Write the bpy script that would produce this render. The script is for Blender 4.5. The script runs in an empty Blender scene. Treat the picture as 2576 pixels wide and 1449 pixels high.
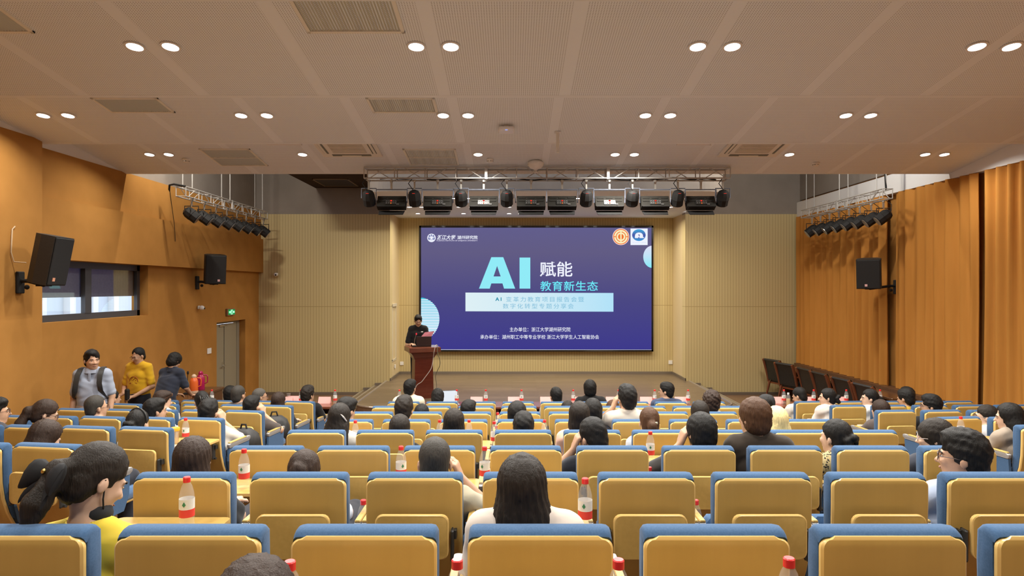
import bpy, bmesh, math, random
import numpy as np
from mathutils import Vector, Matrix, Euler
random.seed(7)
S = bpy.context.scene
COL = S.collection
PI = math.pi
# ------------------------------------------------------------------ camera, world, exposure
F, CX, CY, CZ = 1600.0, 1288.0, 724.5, 2.80      # focal length in pixels of the 2576x1449 frame; camera height
cam = bpy.data.cameras.new('camera'); cam.sensor_width = 36; cam.lens = F/2576*36; cam.clip_start = .05; cam.clip_end = 200
camo = bpy.data.objects.new('camera', cam); COL.objects.link(camo)
camo.location = (0, 0, CZ); camo.rotation_euler = (PI/2, 0, 0); S.camera = camo
w = bpy.data.worlds.new('world'); S.world = w; w.use_nodes = True
w.node_tree.nodes['Background'].inputs[0].default_value = (.75, .85, 1, 1)
w.node_tree.nodes['Background'].inputs[1].default_value = 2.6
EXPO = 0.0
vs = S.view_settings
vs.view_transform = 'Standard'; vs.look = 'None'; vs.gamma = 1; vs.exposure = EXPO; vs.use_curve_mapping = False
cy = S.cycles
cy.max_bounces = 8; cy.diffuse_bounces = 6; cy.glossy_bounces = 3; cy.transmission_bounces = 4; cy.transparent_max_bounces = 8
cy.caustics_reflective = False; cy.caustics_refractive = False; cy.sample_clamp_indirect = 4
HALL_W, BACK_W, CANOPY_W, VOID_W, LAMP_C = 46.0, 23.0, 12.0, 165.0, (1.0, .97, .91)   # watts per downlight, lamp colour
# ------------------------------------------------------------------ helpers
def lin(c):
    r = [((v/255+.055)/1.055)**2.4 if v > 10 else v/255/12.92 for v in c]
    return (r[0], r[1], r[2], 1)
def px(x, y, d): return Vector(((x-CX)/F*d, d, CZ-(y-CY)/F*d))      # a pixel at distance d
def zfl(d): return max(0.0, 1.354-.1231*d)                            # height of the raked floor
MATS = {}
def mat(name, col=(.5,.5,.5,1), rough=.6, metal=0, emit=None, es=1, alpha=1, spec=.5, sheen=0):
    if name in MATS: return MATS[name]
    m = bpy.data.materials.new(name); m.use_nodes = True
    b = m.node_tree.nodes['Principled BSDF']
    b.inputs['Base Color'].default_value = tuple(col[:3])+(1,)
    b.inputs['Roughness'].default_value = rough; b.inputs['Metallic'].default_value = metal
    b.inputs['Specular IOR Level'].default_value = spec
    b.inputs['Alpha'].default_value = alpha
    if sheen: b.inputs['Sheen Weight'].default_value = sheen
    if emit:
        b.inputs['Emission Color'].default_value = emit; b.inputs['Emission Strength'].default_value = es
    MATS[name] = m
    return m
def noisy(name, c1, c2, scale=(20,20,20), rough=.6, bump=0, detail=3, spec=.4, sheen=0, kind='noise'):
    if name in MATS: return MATS[name]
    m = mat(name, c1, rough, spec=spec, sheen=sheen); nt = m.node_tree; b = nt.nodes['Principled BSDF']
    tc = nt.nodes.new('ShaderNodeTexCoord'); mp = nt.nodes.new('ShaderNodeMapping'); mp.inputs['Scale'].default_value = scale
    nt.links.new(tc.outputs['Object'], mp.inputs[0])
    n = nt.nodes.new('ShaderNodeTexNoise'); n.inputs['Detail'].default_value = detail; n.inputs['Scale'].default_value = 1
    nt.links.new(mp.outputs[0], n.inputs['Vector'])
    r = nt.nodes.new('ShaderNodeValToRGB'); r.color_ramp.elements[0].color = tuple(c1[:3])+(1,); r.color_ramp.elements[1].color = tuple(c2[:3])+(1,)
    r.color_ramp.elements[0].position = .3; r.color_ramp.elements[1].position = .7
    nt.links.new(n.outputs['Fac'], r.inputs[0]); nt.links.new(r.outputs[0], b.inputs['Base Color'])
    if bump:
        bp = nt.nodes.new('ShaderNodeBump'); bp.inputs['Strength'].default_value = bump; bp.inputs['Distance'].default_value = .01
        nt.links.new(n.outputs['Fac'], bp.inputs['Height']); nt.links.new(bp.outputs[0], b.inputs['Normal'])
    return m
def emis(name, srgb=None, k=1):
    if name in MATS: return MATS[name]
    c = lin(srgb); s = k/2**EXPO
    return mat(name, (0,0,0,1), .4, emit=c, es=s, spec=0)
class MB:                                                             # collects shapes into ONE mesh
    def __init__(s): s.v=[]; s.f=[]; s.m=[]; s.M=Matrix.Identity(4)
    def add(s, vs, fs, mi=0):
        o = len(s.v); s.v += [tuple(s.M @ Vector(v)) for v in vs]
        s.f += [tuple(i+o for i in f) for f in fs]; s.m += [mi]*len(fs); return s
    def loft(s, rings, mi=0, cap=True, capm=None, closed=True):
        n = len(rings[0]); vs = [p for r in rings for p in r]; fs=[]
        for i in range(len(rings)-1):
            for j in range(n if closed else n-1):
                a=i*n+j; b=i*n+(j+1)%n; fs.append((a,b,b+n,a+n))
        s.add(vs, fs, mi)
        if cap:
            o=len(s.v)-len(vs); cm = mi if capm is None else capm
            s.f += [tuple(range(o+n-1,o-1,-1)), tuple(range(o+(len(rings)-1)*n, o+len(rings)*n))]; s.m += [cm,cm]
        return s
    def box(s, c, d, b=0, mi=0):
        x,y,z=[v/2 for v in d]; 
        if b<=0:
            R=lambda zz:[(c[0]-x,c[1]-y,c[2]+zz),(c[0]+x,c[1]-y,c[2]+zz),(c[0]+x,c[1]+y,c[2]+zz),(c[0]-x,c[1]+y,c[2]+zz)]
            return s.loft([R(-z),R(z)],mi)
        def R(zz,i):
            X=x-i;Y=y-i
            return [(c[0]+p,c[1]+q,c[2]+zz) for p,q in ((-X+b,-Y),(X-b,-Y),(X,-Y+b),(X,Y-b),(X-b,Y),(-X+b,Y),(-X,Y-b),(-X,-Y+b))]
        return s.loft([R(-z,b*.6),R(-z+b,0),R(z-b,0),R(z,b*.6)],mi)
    def tube(s, path, r, n=8, mi=0, cap=True):
        P=[Vector(p) for p in path]; rings=[]; up=None
        for i,p in enumerate(P):
            t=(P[min(i+1,len(P)-1)]-P[max(i-1,0)]).normalized()
            if up is None: up = Vector((0,0,1)) if abs(t.z)<.9 else Vector((1,0,0))
            a=t.cross(up).normalized(); up=a.cross(t).normalized()
            rr=r[i] if isinstance(r,(list,tuple)) else r
            rings.append([tuple(p+(a*math.cos(2*PI*k/n)+up*math.sin(2*PI*k/n))*rr) for k in range(n)])
        return s.loft(rings,mi,cap)
    def lathe(s, prof, c=(0,0,0), n=20, mi=0, cap=True):               # prof: (radius, z)
        return s.loft([[(c[0]+r*math.cos(2*PI*k/n),c[1]+r*math.sin(2*PI*k/n),c[2]+z) for k in range(n)] for r,z in prof],mi,cap)
    def ell(s, c, r, n=14, mi=0):
        return s.lathe_e(c,r,n,mi)
    def lathe_e(s,c,r,n,mi):
        R=[]
        for i in range(9):
            t=-PI/2+PI*(.02+.96*i/8); R.append([(c[0]+r[0]*math.cos(t)*math.cos(2*PI*k/n),c[1]+r[1]*math.cos(t)*math.sin(2*PI*k/n),c[2]+r[2]*math.sin(t)) for k in range(n)])
        return s.loft(R,mi)
    def prism(s, poly, a, b, axis='x', mi=0, capm=None):               # extrude a polygon along an axis
        f={'x':lambda u,v,t:(t,u,v),'y':lambda u,v,t:(u,t,v),'z':lambda u,v,t:(u,v,t)}[axis]
        return s.loft([[f(u,v,a) for u,v in poly],[f(u,v,b) for u,v in poly]],mi,True,capm)
    def mesh(s, name, mats, smooth=None):
        me=bpy.data.meshes.new(name); me.from_pydata(s.v,[],s.f)
        for m in (mats if isinstance(mats,(list,tuple)) else [mats]): me.materials.append(m)
        me.polygons.foreach_set('material_index', s.m)
        bm=bmesh.new(); bm.from_mesh(me); bmesh.ops.recalc_face_normals(bm, faces=bm.faces)
        if smooth is not None:
            for f in bm.faces: f.smooth=True
            for e in bm.edges:
                if len(e.link_faces)==2 and e.calc_face_angle(0)>smooth: e.smooth=False
        bm.to_mesh(me); bm.free(); return me
def inst(name, me, parent=None, loc=None, rot=None):
    o=bpy.data.objects.new(name, me); COL.objects.link(o)
    if parent is not None: o.parent=parent
    if loc is not None: o.location=loc
    if rot is not None: o.rotation_euler=rot
    return o
def part(name, mb, mats, parent=None, smooth=None, label=None):
    o=inst(name, mb.mesh(name, mats, smooth), parent)
    if label: o['label']=label
    return o
def tag(o, label, cat, group=None, kind=None):
    o['label']=label; o['category']=cat
    if group: o['group']=group
    if kind: o['kind']=kind
    return o
def thing(name, label, cat, loc=(0,0,0), rz=0, group=None):
    o=bpy.data.objects.new(name,None); COL.objects.link(o); o.location=loc; o.rotation_euler=(0,0,rz); o.empty_display_size=.1
    return tag(o,label,cat,group)
def struct(name, mb, mats, parent=None, label=None, smooth=None):
    o=part(name,mb,mats,parent,smooth)
    if parent is None:
        o['kind']='structure'
        if label: o['label']=label
    return o
ORD=['first','second','third','fourth','fifth','sixth','seventh','eighth','ninth','tenth']
def rrect(hx, hy, r, n=4, cx=0, cy=0):
    P=[]
    for sx,sy,a0 in ((1,1,0),(-1,1,PI/2),(-1,-1,PI),(1,-1,1.5*PI)):
        for k in range(n+1):
            a=a0+PI/2*k/n; P.append((cx+sx*(hx-r)+r*math.cos(a), cy+sy*(hy-r)+r*math.sin(a)))
    return P
# ------------------------------------------------------------------ materials of the setting
def nodes_of(m): return m.node_tree, m.node_tree.nodes['Principled BSDF']
def math_n(nt, op, a, b=None):
    n=nt.nodes.new('ShaderNodeMath'); n.operation=op
    for i,v in enumerate((a,b)):
        if v is None: continue
        if isinstance(v,(int,float)): n.inputs[i].default_value=v
        else: nt.links.new(v,n.inputs[i])
    return n.outputs[0]
def mixc(nt, fac, c1, c2):
    n=nt.nodes.new('ShaderNodeMix'); n.data_type='RGBA'; nt.links.new(fac,n.inputs['Factor'])
    for i,c in ((6,c1),(7,c2)):
        if isinstance(c,tuple): n.inputs[i].default_value=c
        else: nt.links.new(c,n.inputs[i])
    return n.outputs[2]
def objxyz(nt):
    tc=nt.nodes.new('ShaderNodeTexCoord'); sp=nt.nodes.new('ShaderNodeSeparateXYZ'); nt.links.new(tc.outputs['Object'],sp.inputs[0]); return sp.outputs
m_ceil=mat('perforated plaster', (.62,.55,.50,1), .8, spec=.2)
nt,b=nodes_of(m_ceil); o=objxyz(nt)
def dots(c): return math_n(nt,'ABSOLUTE',math_n(nt,'SUBTRACT',math_n(nt,'FRACT',math_n(nt,'MULTIPLY',c,1/.021)),.5))
dd=math_n(nt,'ADD',math_n(nt,'POWER',dots(o[0]),2.0),math_n(nt,'POWER',dots(o[1]),2.0))
hole=math_n(nt,'LESS_THAN',dd,.055)
band=math_n(nt,'GREATER_THAN',math_n(nt,'ABSOLUTE',math_n(nt,'SUBTRACT',math_n(nt,'FRACT',math_n(nt,'MULTIPLY',math_n(nt,'ADD',o[0],.69+.61+12.2),1/1.22)),.5)),.045)
nt.links.new(mixc(nt,math_n(nt,'MULTIPLY',hole,band),(.83,.87,.90,1),(.40,.40,.40,1)),b.inputs['Base Color'])
m_cplain=mat('plain white plaster',(.82,.85,.87,1),.8,spec=.2)
m_wht=mat('white paint',(.80,.79,.77,1),.6)
m_orange=noisy('orange wall fabric',(.39,.185,.045,1),(.44,.21,.053,1),(3,3,3),.9,spec=.1)
m_orange_shaded=noisy('orange wall fabric shaded copy',(.46,.135,.022,1),(.52,.16,.027,1),(3,3,3),.9,spec=.1)  # unused wall colour with the upper band's shade put in
m_orange_lit=noisy('orange wall fabric lit copy',(.62,.235,.04,1),(.68,.26,.045,1),(3,3,3),.9,spec=.1)  # unused wall colour brightened for the lamplit near pier
m_dark=noisy('dark grey paint',(.26,.225,.19,1),(.30,.26,.22,1),(2,2,2),.9,spec=.1)
m_soff=noisy('dark brown paint',(.045,.030,.022,1),(.06,.04,.03,1),(2,2,2),.9,spec=.1)
m_slat=mat('grooved cream panelling',(.58,.44,.21,1),.55,spec=.3)
nt,b=nodes_of(m_slat); o=objxyz(nt)
gr=math_n(nt,'LESS_THAN',math_n(nt,'FRACT',math_n(nt,'MULTIPLY',o[0],1/.0735)),.14)
jn=math_n(nt,'LESS_THAN',math_n(nt,'ABSOLUTE',math_n(nt,'SUBTRACT',o[2],CZ-.49)),.008)
nt.links.new(mixc(nt,math_n(nt,'MAXIMUM',gr,jn),(.59,.475,.235,1),(.40,.30,.13,1)),b.inputs['Base Color'])
m_creamplain=mat('plain cream panel',(.66,.53,.30,1),.55,spec=.3)
m_plank=mat('stage planks',(.2,.13,.08,1),.3,spec=.5)
nt,b=nodes_of(m_plank); tc=nt.nodes.new('ShaderNodeTexCoord')
br=nt.nodes.new('ShaderNodeTexBrick'); nt.links.new(tc.outputs['Object'],br.inputs['Vector'])
for k,v in (('Scale',1),('Brick Width',1.2),('Row Height',.16),('Mortar Size',.002),('Bias',0)): br.inputs[k].default_value=v
br.inputs['Color1'].default_value=(.19,.135,.085,1); br.inputs['Color2'].default_value=(.25,.18,.115,1); br.inputs['Mortar'].default_value=(.09,.055,.035,1)
nz=nt.nodes.new('ShaderNodeTexNoise'); mp=nt.nodes.new('ShaderNodeMapping'); mp.inputs['Scale'].default_value=(1.5,18,1); nt.links.new(tc.outputs['Object'],mp.inputs[0]); nt.links.new(mp.outputs[0],nz.inputs[0])
mx=nt.nodes.new('ShaderNodeMix'); mx.data_type='RGBA'; mx.blend_type='MULTIPLY'; mx.inputs['Factor'].default_value=.6
nt.links.new(br.outputs['Color'],mx.inputs[6]); nt.links.new(nz.outputs['Fac'],mx.inputs[7]); 
nt.links.new(mx.outputs[2],b.inputs['Base Color'])
m_floor=noisy('brown vinyl floor',(.16,.09,.05,1),(.20,.115,.065,1),(2,6,1),.35,spec=.4)
m_skirt=mat('brushed steel skirting',(.30,.26,.21,1),.35,.6)
m_trimmet=mat('aluminium nosing',(.62,.58,.52,1),.3,.8)
m_alu=mat('truss aluminium',(.50,.48,.44,1),.5,.45)
m_black=mat('matt black',(.018,.017,.016,1),.7,spec=.25)
m_blackp=mat('black plastic',(.03,.03,.028,1),.4)
m_winf=mat('dark window frame',(.06,.06,.065,1),.4)
m_steel=mat('bright steel',(.6,.58,.55,1),.3,.9)
m_red=mat('red plastic',(.75,.03,.03,1),.35)
m_lamp=mat('lamp glow',(1,1,1,1),.5,emit=(1,.97,.92,1),es=14)
# ------------------------------------------------------------------ room shell
WT=CZ+1.97
fl=MB(); fl.prism([(-3.3,-.3),(-3.3,zfl(-3.3)),(11.0,0),(18.4,0),(18.4,-.3)],-7.1,7.9,'x')
struct('floor',fl,m_floor)
def boxx(x0,x1,y0,y1,z0,z1): return ((x0+x1)/2,(y0+y1)/2,(z0+z1)/2),(x1-x0,y1-y0,z1-z0)
def wallbox(name, boxes, m, label=None):
    mb=MB()
    for bx in boxes: mb.box(*boxx(*bx))
    return struct(name,mb,m,None,label)
WX=-6.65; zs,zt=CZ-.50,CZ+.41
wallbox('wall_left',[(-6.95,WX,8.53,8.62,0,zt),(-6.95,WX,8.62,11.62,0,zs),(-6.95,WX,11.62,14.32,0,zt),(-6.95,WX,14.32,15.86,CZ-.78,zt),(-6.95,WX,15.86,16.7,0,zt)],m_orange,'orange fabric wall holding the window and the door')
wallbox('wall_left_bulkhead',[(-6.95,-6.53,8.53,16.7,zt,CZ+1.28)],m_orange,'orange bulkhead over the window')
wallbox('wall_left_upper',[(-6.95,-6.59,8.53,16.7,CZ+1.28,WT)],m_orange,'upper orange wall band')
wallbox('wall_left_near',[(-6.95,-6.3,-3.3,8.53,0,CZ+1.985)],m_orange,'orange wall pier carrying the big loudspeaker')
wallbox('trim_left',[(-7.0,-6.6,8.5,10.86,WT,CZ+2.5),(-7.0,-6.31,-3.3,8.5,CZ+1.985,CZ+2.5)],m_wht,'white strip between wall and ceiling')
wallbox('wall_left_void',[(-7.05,-6.72,10.87,16.7,WT,6.4)],m_dark,'dark grey wall above the orange wall')
wallbox('wall_right',[(7.62,7.9,-3.3,16.7,0,CZ+2.3)],m_orange,'orange wall behind the curtains')
wallbox('wall_right_void',[(7.56,7.9,10.87,16.7,CZ+2.3,6.4)],m_dark,'dark grey wall above the white pelmet')
wallbox('trim_right',[(7.47,7.62,-3.2,16.68,CZ+1.86,CZ+2.24)],m_wht,'white curtain pelmet')
wallbox('wall_front_left',[(-6.95,-3.2,16.7,17.0,0,CZ+1.94)],m_slat,'grooved cream wall left of the stage')
wallbox('wall_front_right',[(4.55,7.9,16.7,17.0,0,CZ+1.94)],m_slat,'grooved cream wall right of the stage')
wallbox('wall_front_void',[(-7.0,-3.2,16.7,17.0,CZ+1.94,6.4),(-3.2,4.55,16.72,17.0,CZ+2.64,6.4),(4.55,7.9,16.7,17.0,CZ+1.94,6.4)],m_dark,'dark grey wall above the stage front')
wallbox('wall_stage_back',[(-3.6,4.95,18.07,18.3,.3,CZ+2.0)],m_slat,'grooved cream wall behind the screen')
wallbox('wall_stage_left',[(-3.5,-3.21,17.0,18.07,.3,CZ+2.0)],m_creamplain)
wallbox('wall_stage_right',[(4.57,4.86,17.0,18.07,.3,CZ+2.0)],m_creamplain)
wallbox('wall_back',[(-7.1,7.9,-3.6,-3.3,0,5.6)],m_orange)
wallbox('ceiling_void',[(-7.1,7.9,10.9,17.0,6.4,6.5)],m_dark,'dark ceiling of the void above the stage front')
DE=[-2.25,-.06,2.13,4.32,6.51,8.61,10.87]; SL=.15; ZL=CZ+1.95
def zc(d):
    for e in DE:
        if d<=e: return ZL+SL*(e-d)
for i in range(len(DE)):
    d1=DE[i]; d0=DE[i-1] if i else -3.3
    mb=MB(); mb.prism([(d0,ZL+SL*(d1-d0)),(d1-.05,ZL+SL*.05),(d1-.05,ZL+.7),(d0,ZL+.7)],-6.95,7.7,'x',0); struct('ceiling',mb,m_ceil,None,'perforated sloping ceiling bay')
    mb=MB(); mb.prism([(d1-.05,ZL+SL*.05-.002),(d1,ZL-.002),(d1,ZL+.7),(d1-.05,ZL+.7)],-6.95,7.7,'x'); struct('trim_ceiling',mb,m_cplain,None,'plain edge strip of a ceiling bay')
# stage canopy, recess ceiling, dark soffit
def rounded_front(x0,x1,y0,y1,r,n=8):
    P=[(x0,y1)]
    for k in range(n+1):
        a=PI+PI/2*k/n; P.append((x0+r+r*math.cos(a),y0+r+r*math.sin(a)))
    for k in range(n+1):
        a=1.5*PI+PI/2*k/n; P.append((x1-r+r*math.cos(a),y0+r+r*math.sin(a)))
    return P+[(x1,y1)]
mb=MB(); mb.prism(rounded_front(-3.05,4.45,13.0,16.69,.5),CZ+1.98,CZ+2.6,'z',0,1); struct('ceiling_canopy',mb,[m_dark,m_cplain],None,'white canopy over the stage with dark edge')
mb=MB(); mb.box(*boxx(-3.21,4.57,16.69,18.07,CZ+1.985,CZ+2.3)); struct('ceiling_recess',mb,m_cplain)
mb=MB(); mb.box(*boxx(-5.15,4.45,13.3,16.68,CZ+2.62,CZ+3.2)); struct('ceiling_soffit',mb,m_soff,None,'dark brown soffit above the stage canopy')
# stage and steps
ZS=.36
mb=MB(); mb.prism(rounded_front(-3.3,4.65,13.0,16.7,.55)[:],0,ZS,'z',0,1); mb.box(*boxx(-3.21,4.57,16.7,18.07,.0,ZS-.001),mi=1)
struct('floor_stage',mb,[m_floor,m_plank],None,'low wooden stage')
for sx,x0 in ((-1,-3.3),(1,4.65)):
    for k in (1,2):
        a,b_=x0+sx*.3*(k-1),x0+sx*.3*k
        mb=MB(); mb.box(*boxx(min(a,b_),max(a,b_),13.55,16.69,0,ZS-.12*k)); struct('floor_step',mb,m_plank,None,'wooden step beside the stage')
        mb=MB(); mb.box(*boxx(b_-.025 ,b_+.025,13.55,16.69,ZS-.12*k-.005,ZS-.12*k+.006)); struct('trim_step',mb,m_trimmet)
        mb=MB(); mb.box(*boxx(min(a,b_),max(a,b_),16.67,16.7,ZS-.12*k,ZS-.12*k+.07)); struct('baseboard_step',mb,m_skirt)
mb=MB(); P=[(x,y,ZS) for x,y in rounded_front(-3.3,4.65,13.0,16.68,.55,10)]; mb.tube(P,.022,6); struct('trim_stage',mb,m_trimmet,None,'metal nosing round the stage edge')
wallbox('baseboard_stage',[(-3.2,4.56,18.04,18.07,ZS,ZS+.07),(-3.21,-3.18,16.7,18.05,ZS,ZS+.07),(4.54,4.57,16.7,18.05,ZS,ZS+.07)],m_skirt)
wallbox('baseboard_front',[(-6.63,-3.9,16.66,16.7,0,.07),(5.25,7.6,16.66,16.7,0,.07)],m_skirt)
wallbox('trim_curtain_ledge',[(7.36,7.62,-3.2,16.6,CZ-2.07,CZ-1.955)],noisy('ledge brown wood',(.10,.045,.02,1),(.14,.065,.03,1),(2,20,20),.5),'brown wooden ledge below the curtains')
# window
wnd=MB()
for bx in ((-6.86,-6.80,8.62,11.62,zs,zs+.10),(-6.86,-6.80,8.62,11.62,zt-.10,zt),(-6.86,-6.80,8.62,8.70,zs,zt),(-6.86,-6.80,11.54,11.62,zs,zt),(-6.86,-6.79,10.12,10.27,zs+.1,zt-.1)): wnd.box(*boxx(*bx))
wn=struct('window_1',wnd,m_winf)
gl=mat('window glass',(1,1,1,1),.02); nt,b=nodes_of(gl); gg=nt.nodes.new('ShaderNodeBsdfGlossy'); gg.inputs['Roughness'].default_value=.01; tt=nt.nodes.new('ShaderNodeBsdfTransparent'); lw_=nt.nodes.new('ShaderNodeLayerWeight'); fc_=math_n(nt,'ADD',math_n(nt,'MULTIPLY',math_n(nt,'POWER',lw_.outputs['Facing'],3.0),.45),.06); ms_=nt.nodes.new('ShaderNodeMixShader'); nt.links.new(fc_,ms_.inputs[0]); nt.links.new(tt.outputs[0],ms_.inputs[1]); nt.links.new(gg.outputs[0],ms_.inputs[2]); nt.links.new(ms_.outputs[0],nt.nodes['Material Output'].inputs[0])
for a,b_ in ((8.70,10.12),(10.27,11.54)):
    mb=MB(); mb.box(*boxx(-6.836,-6.828,a,b_,zs+.1,zt-.1)); part('pane',mb,gl,wn)
m_blind=noisy('grey roller blind',(.16,.17,.18,1),(.19,.20,.21,1),(30,30,30),.8)
mb=MB(); mb.box(*boxx(-6.90,-6.885,8.6,11.64,CZ-.145,zt)); bl=part('roller_blind',mb,m_blind); tag(bl,'grey roller blind half drawn behind the window panes','blind')
m_out=noisy('pale outdoor facade',(.55,.60,.64,1),(.66,.70,.74,1),(.5,1.2,.4),.8)
mb=MB(); mb.box(*boxx(-13.6,-13.4,4,26,0,5)); fc=struct('wall_outside',mb,m_out,None,'pale facade seen through the window')
for i,y in enumerate((12.3,13.5,14.55,15.6)):
    mb=MB(); mb.box(*boxx(-13.4,-13.2,y+5.5,y+5.75,.0,5)); struct('wall_outside_pillar',mb,m_wht)
mb=MB(); mb.box(*boxx(-13.6,-6.95,4,26,-.2,0)); struct('ground_outside',mb,m_out)
# door
dr=MB()
m_door=mat('grey-green door leaf',(.30,.265,.19,1),.5); m_dframe=mat('door frame grey',(.26,.24,.19,1),.5)
for bx in ((-6.86,-6.80,15.72,15.86,0,CZ-.78),(-6.86,-6.80,14.32,14.38,0,CZ-.78),(-6.86,-6.80,14.38,15.72,CZ-.84,CZ-.78)): dr.box(*boxx(*bx))
do=struct('door_1',dr,m_dframe)
for a,b_ in ((14.38,15.03),(15.07,15.72)):
    mb=MB(); mb.box(*boxx(-6.85,-6.81,a,b_,0.01,CZ-.85),b=.006); part('leaf',mb,m_door,do)
mb=MB(); mb.box(*boxx(-6.86,-6.85,15.0,15.1,0,CZ-.85)); part('seal',mb,m_black,do)
mb=MB(); mb.tube([(-6.81,14.97,.98),(-6.75,14.97,.98),(-6.74,14.95,.98),(-6.74,14.83,.97)],.012,8); mb.box((-6.808,14.97,.98),(.01,.05,.16)); part('handle',mb,m_steel,do)
mb=MB(); mb.box((-6.80,14.9,CZ-.88),(.05,.25,.05),b=.008); mb.tube([(-6.77,14.95,CZ-.87),(-6.76,15.2,CZ-.865)],.008,6); part('door_closer',mb,m_steel,do)
# ------------------------------------------------------------------ lamps
TILT=-math.atan(SL)
_rg=MB(); _rg.lathe([(.062,0),(.075,-.004),(.075,-.010),(.060,-.012),(.056,-.002)],n=24,cap=False); me_ring=_rg.mesh('downlight_trim',m_wht,.6)
_ln=MB(); _ln.lathe([(.057,-.004),(.057,-.007)],n=24); me_lens=_ln.mesh('downlight_lens',m_lamp)
def lampdata(name,wt,col,size=.11,spread=2.75):
    l=bpy.data.lights.new(name,'AREA'); l.shape='DISK'; l.size=size; l.energy=wt; l.color=col; l.spread=spread; return l
L_h=lampdata('downlight_lamp',HALL_W,LAMP_C); L_w=lampdata('wall_side_lamp',HALL_W*.36,LAMP_C); L_b=lampdata('added_rear_lamp',BACK_W,LAMP_C); L_c=lampdata('canopy_lamp',CANOPY_W,(1,.90,.74))
def downlight(x,d,z,label,grp,tilt,L,sc=1):
    t=thing('downlight',label,'ceiling light',(x,d,z),0,grp); t.rotation_euler=(tilt,0,0); t.scale=(sc,)*3
    inst('trim_ring',me_ring,t); inst('lens',me_lens,t)
    lo=bpy.data.objects.new('downlight_lamp',L); COL.objects.link(lo); lo.parent=t; lo.location=(0,0,-.016)
COLS=[(-5.66,-5.36),(-3.27,-2.96),(-.83,-.53),(1.61,1.91),(4.03,4.33),(6.45,6.75)]
rows=[(5.515,[1,2,3,4],'nearest'),(7.68,[0,1,2,3,4],'middle'),(9.93,[0,1,2,3,4,5],'farthest')]
for d,cs,nm in rows:
    for n_,c in enumerate(cs):
        for s_ in (0,1):
            if d>9 and ((c==1 and s_==1) or (c==2 and s_==0) or (c==4 and s_==0)): continue
            one=d>9 and c in (1,2,4)
            lab=(f'round downlight glowing alone at the {ORD[n_]} lamp spot from the left, farthest ceiling bay' if one else
                 f'round downlight, {"left" if s_==0 else "right"} one of the {ORD[n_]} pair from the left, {nm} ceiling bay')
            downlight(COLS[c][s_],d,zc(d),lab,'ceiling downlights',TILT,L_w if c in (0,5) else L_h,1.12)
for d in (3.35,1.15):  # unseen lamp rows added to light the seat backs
    for c in range(1,5):
        for s_ in (0,1): downlight(COLS[c][s_],d,zc(d),'unseen downlight added out of view to light the seat backs','added downlights out of view',TILT,L_b,1.12)
for k,d in enumerate((14.0,15.5,16.9)):
    for c in range(6):
        for s_ in (0,1):
            x=-2.5+1.212*c+.3*s_
            downlight(x,d,CZ+1.98+(.005 if d>16.69 else 0),f'small canopy downlight, {"left" if s_==0 else "right"} of pair {ORD[c]} from left, {["front","middle","rear"][k]} row over stage','canopy downlights',0,L_c,1.0)
# work lights in the void behind the last ceiling bay: they light the upper front wall and cast the soffit's shadow on it
def flood(x,label):
    t=thing('work_light',label,'flood light',(x,11.25,6.15),0,'work lights in the void')
    a=MB(); a.box((0,0,.03),(.5,.16,.08),b=.01); part('housing',a,m_blackp if 'm_blackp' in globals() else m_black,t); a=MB(); a.box((0,0,-.015),(.44,.12,.01)); part('lens',a,m_lamp,t)
    a=MB(); a.tube([(0,0,.06),(0,0,.25)],.012,6); part('stem',a,m_steel,t)
    l=bpy.data.lights.new('work_lamp','AREA'); l.shape='RECTANGLE'; l.size=.42; l.size_y=.12; l.energy=VOID_W; l.color=(1,.92,.80); lo=bpy.data.objects.new('work_lamp',l); COL.objects.link(lo); lo.parent=t; lo.location=(0,0,-.025); lo.rotation_euler=(.75,0,0)
flood(-5.45,'work light hidden in the void above the left truss'); flood(5.3,'work light hidden in the void above the right truss')
# ------------------------------------------------------------------ ceiling equipment
m_slatv=mat('vent slat',(.62,.62,.54,1),.5); m_vback=mat('vent dark duct',(.20,.20,.16,1),.9); m_vfr=mat('vent frame',(.80,.78,.70,1),.5)
def vent(x0,x1,d0,d1,label,bars=0,z=None,tilt=TILT,ms=None):
    xc,dc=(x0+x1)/2,(d0+d1)/2; w_,l_=x1-x0,(d1-d0)
    t=thing('air_vent',label,'air vent',(xc,dc,zc(dc) if z is None else z),0,'ceiling air vents'); t.rotation_euler=(tilt,0,0)
    f=MB()
    for bx in ((-w_/2,w_/2,-l_/2,-l_/2+.03,-.015,.01),(-w_/2,w_/2,l_/2-.03,l_/2,-.015,.01),(-w_/2,-w_/2+.03,-l_/2,l_/2,-.015,.01),(w_/2-.03,w_/2,-l_/2,l_/2,-.015,.01)): f.box(*boxx(*bx))
    for k in range(bars): f.box((0,-l_/2+l_*(k+1)/(bars+1),-.005),(w_,.02,.02))
    part('frame',f,ms[0] if ms else m_vfr,t)
    s_=MB(); n=30
    for k in range(n):
        x=-w_/2+.03+(w_-.06)*(k+.5)/n; s_.M=Matrix.Translation((x,0,-.004))@Matrix.Rotation(.5,4,'Y'); s_.box((0,0,0),(.004,l_-.05,.018))
    part('slats',s_,ms[1] if ms else m_slatv,t)
    k=MB(); k.box((0,0,.012),(w_-.02,l_-.02,.008)); part('duct',k,m_vback,t)
vent(-1.70,-.89,4.70,5.30,'wide ceiling vent by the near edge, left of centre')
vent(-4.78,-3.97,4.70,5.30,'ceiling vent cut by the upper left corner of the photo')
vent(-4.78,-4.02,7.20,7.60,'slatted vent in the middle ceiling bay, left one')
vent(-1.66,-.88,7.20,7.60,'slatted vent in the middle ceiling bay, beside the central lamps')
vent(-4.78,-4.0,9.69,10.45,'square two-panel vent in the farthest bay above the left wall side',1)
vent(-1.67,-.86,9.70,10.42,'square two-panel vent in the farthest bay above the main truss',1)
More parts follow.
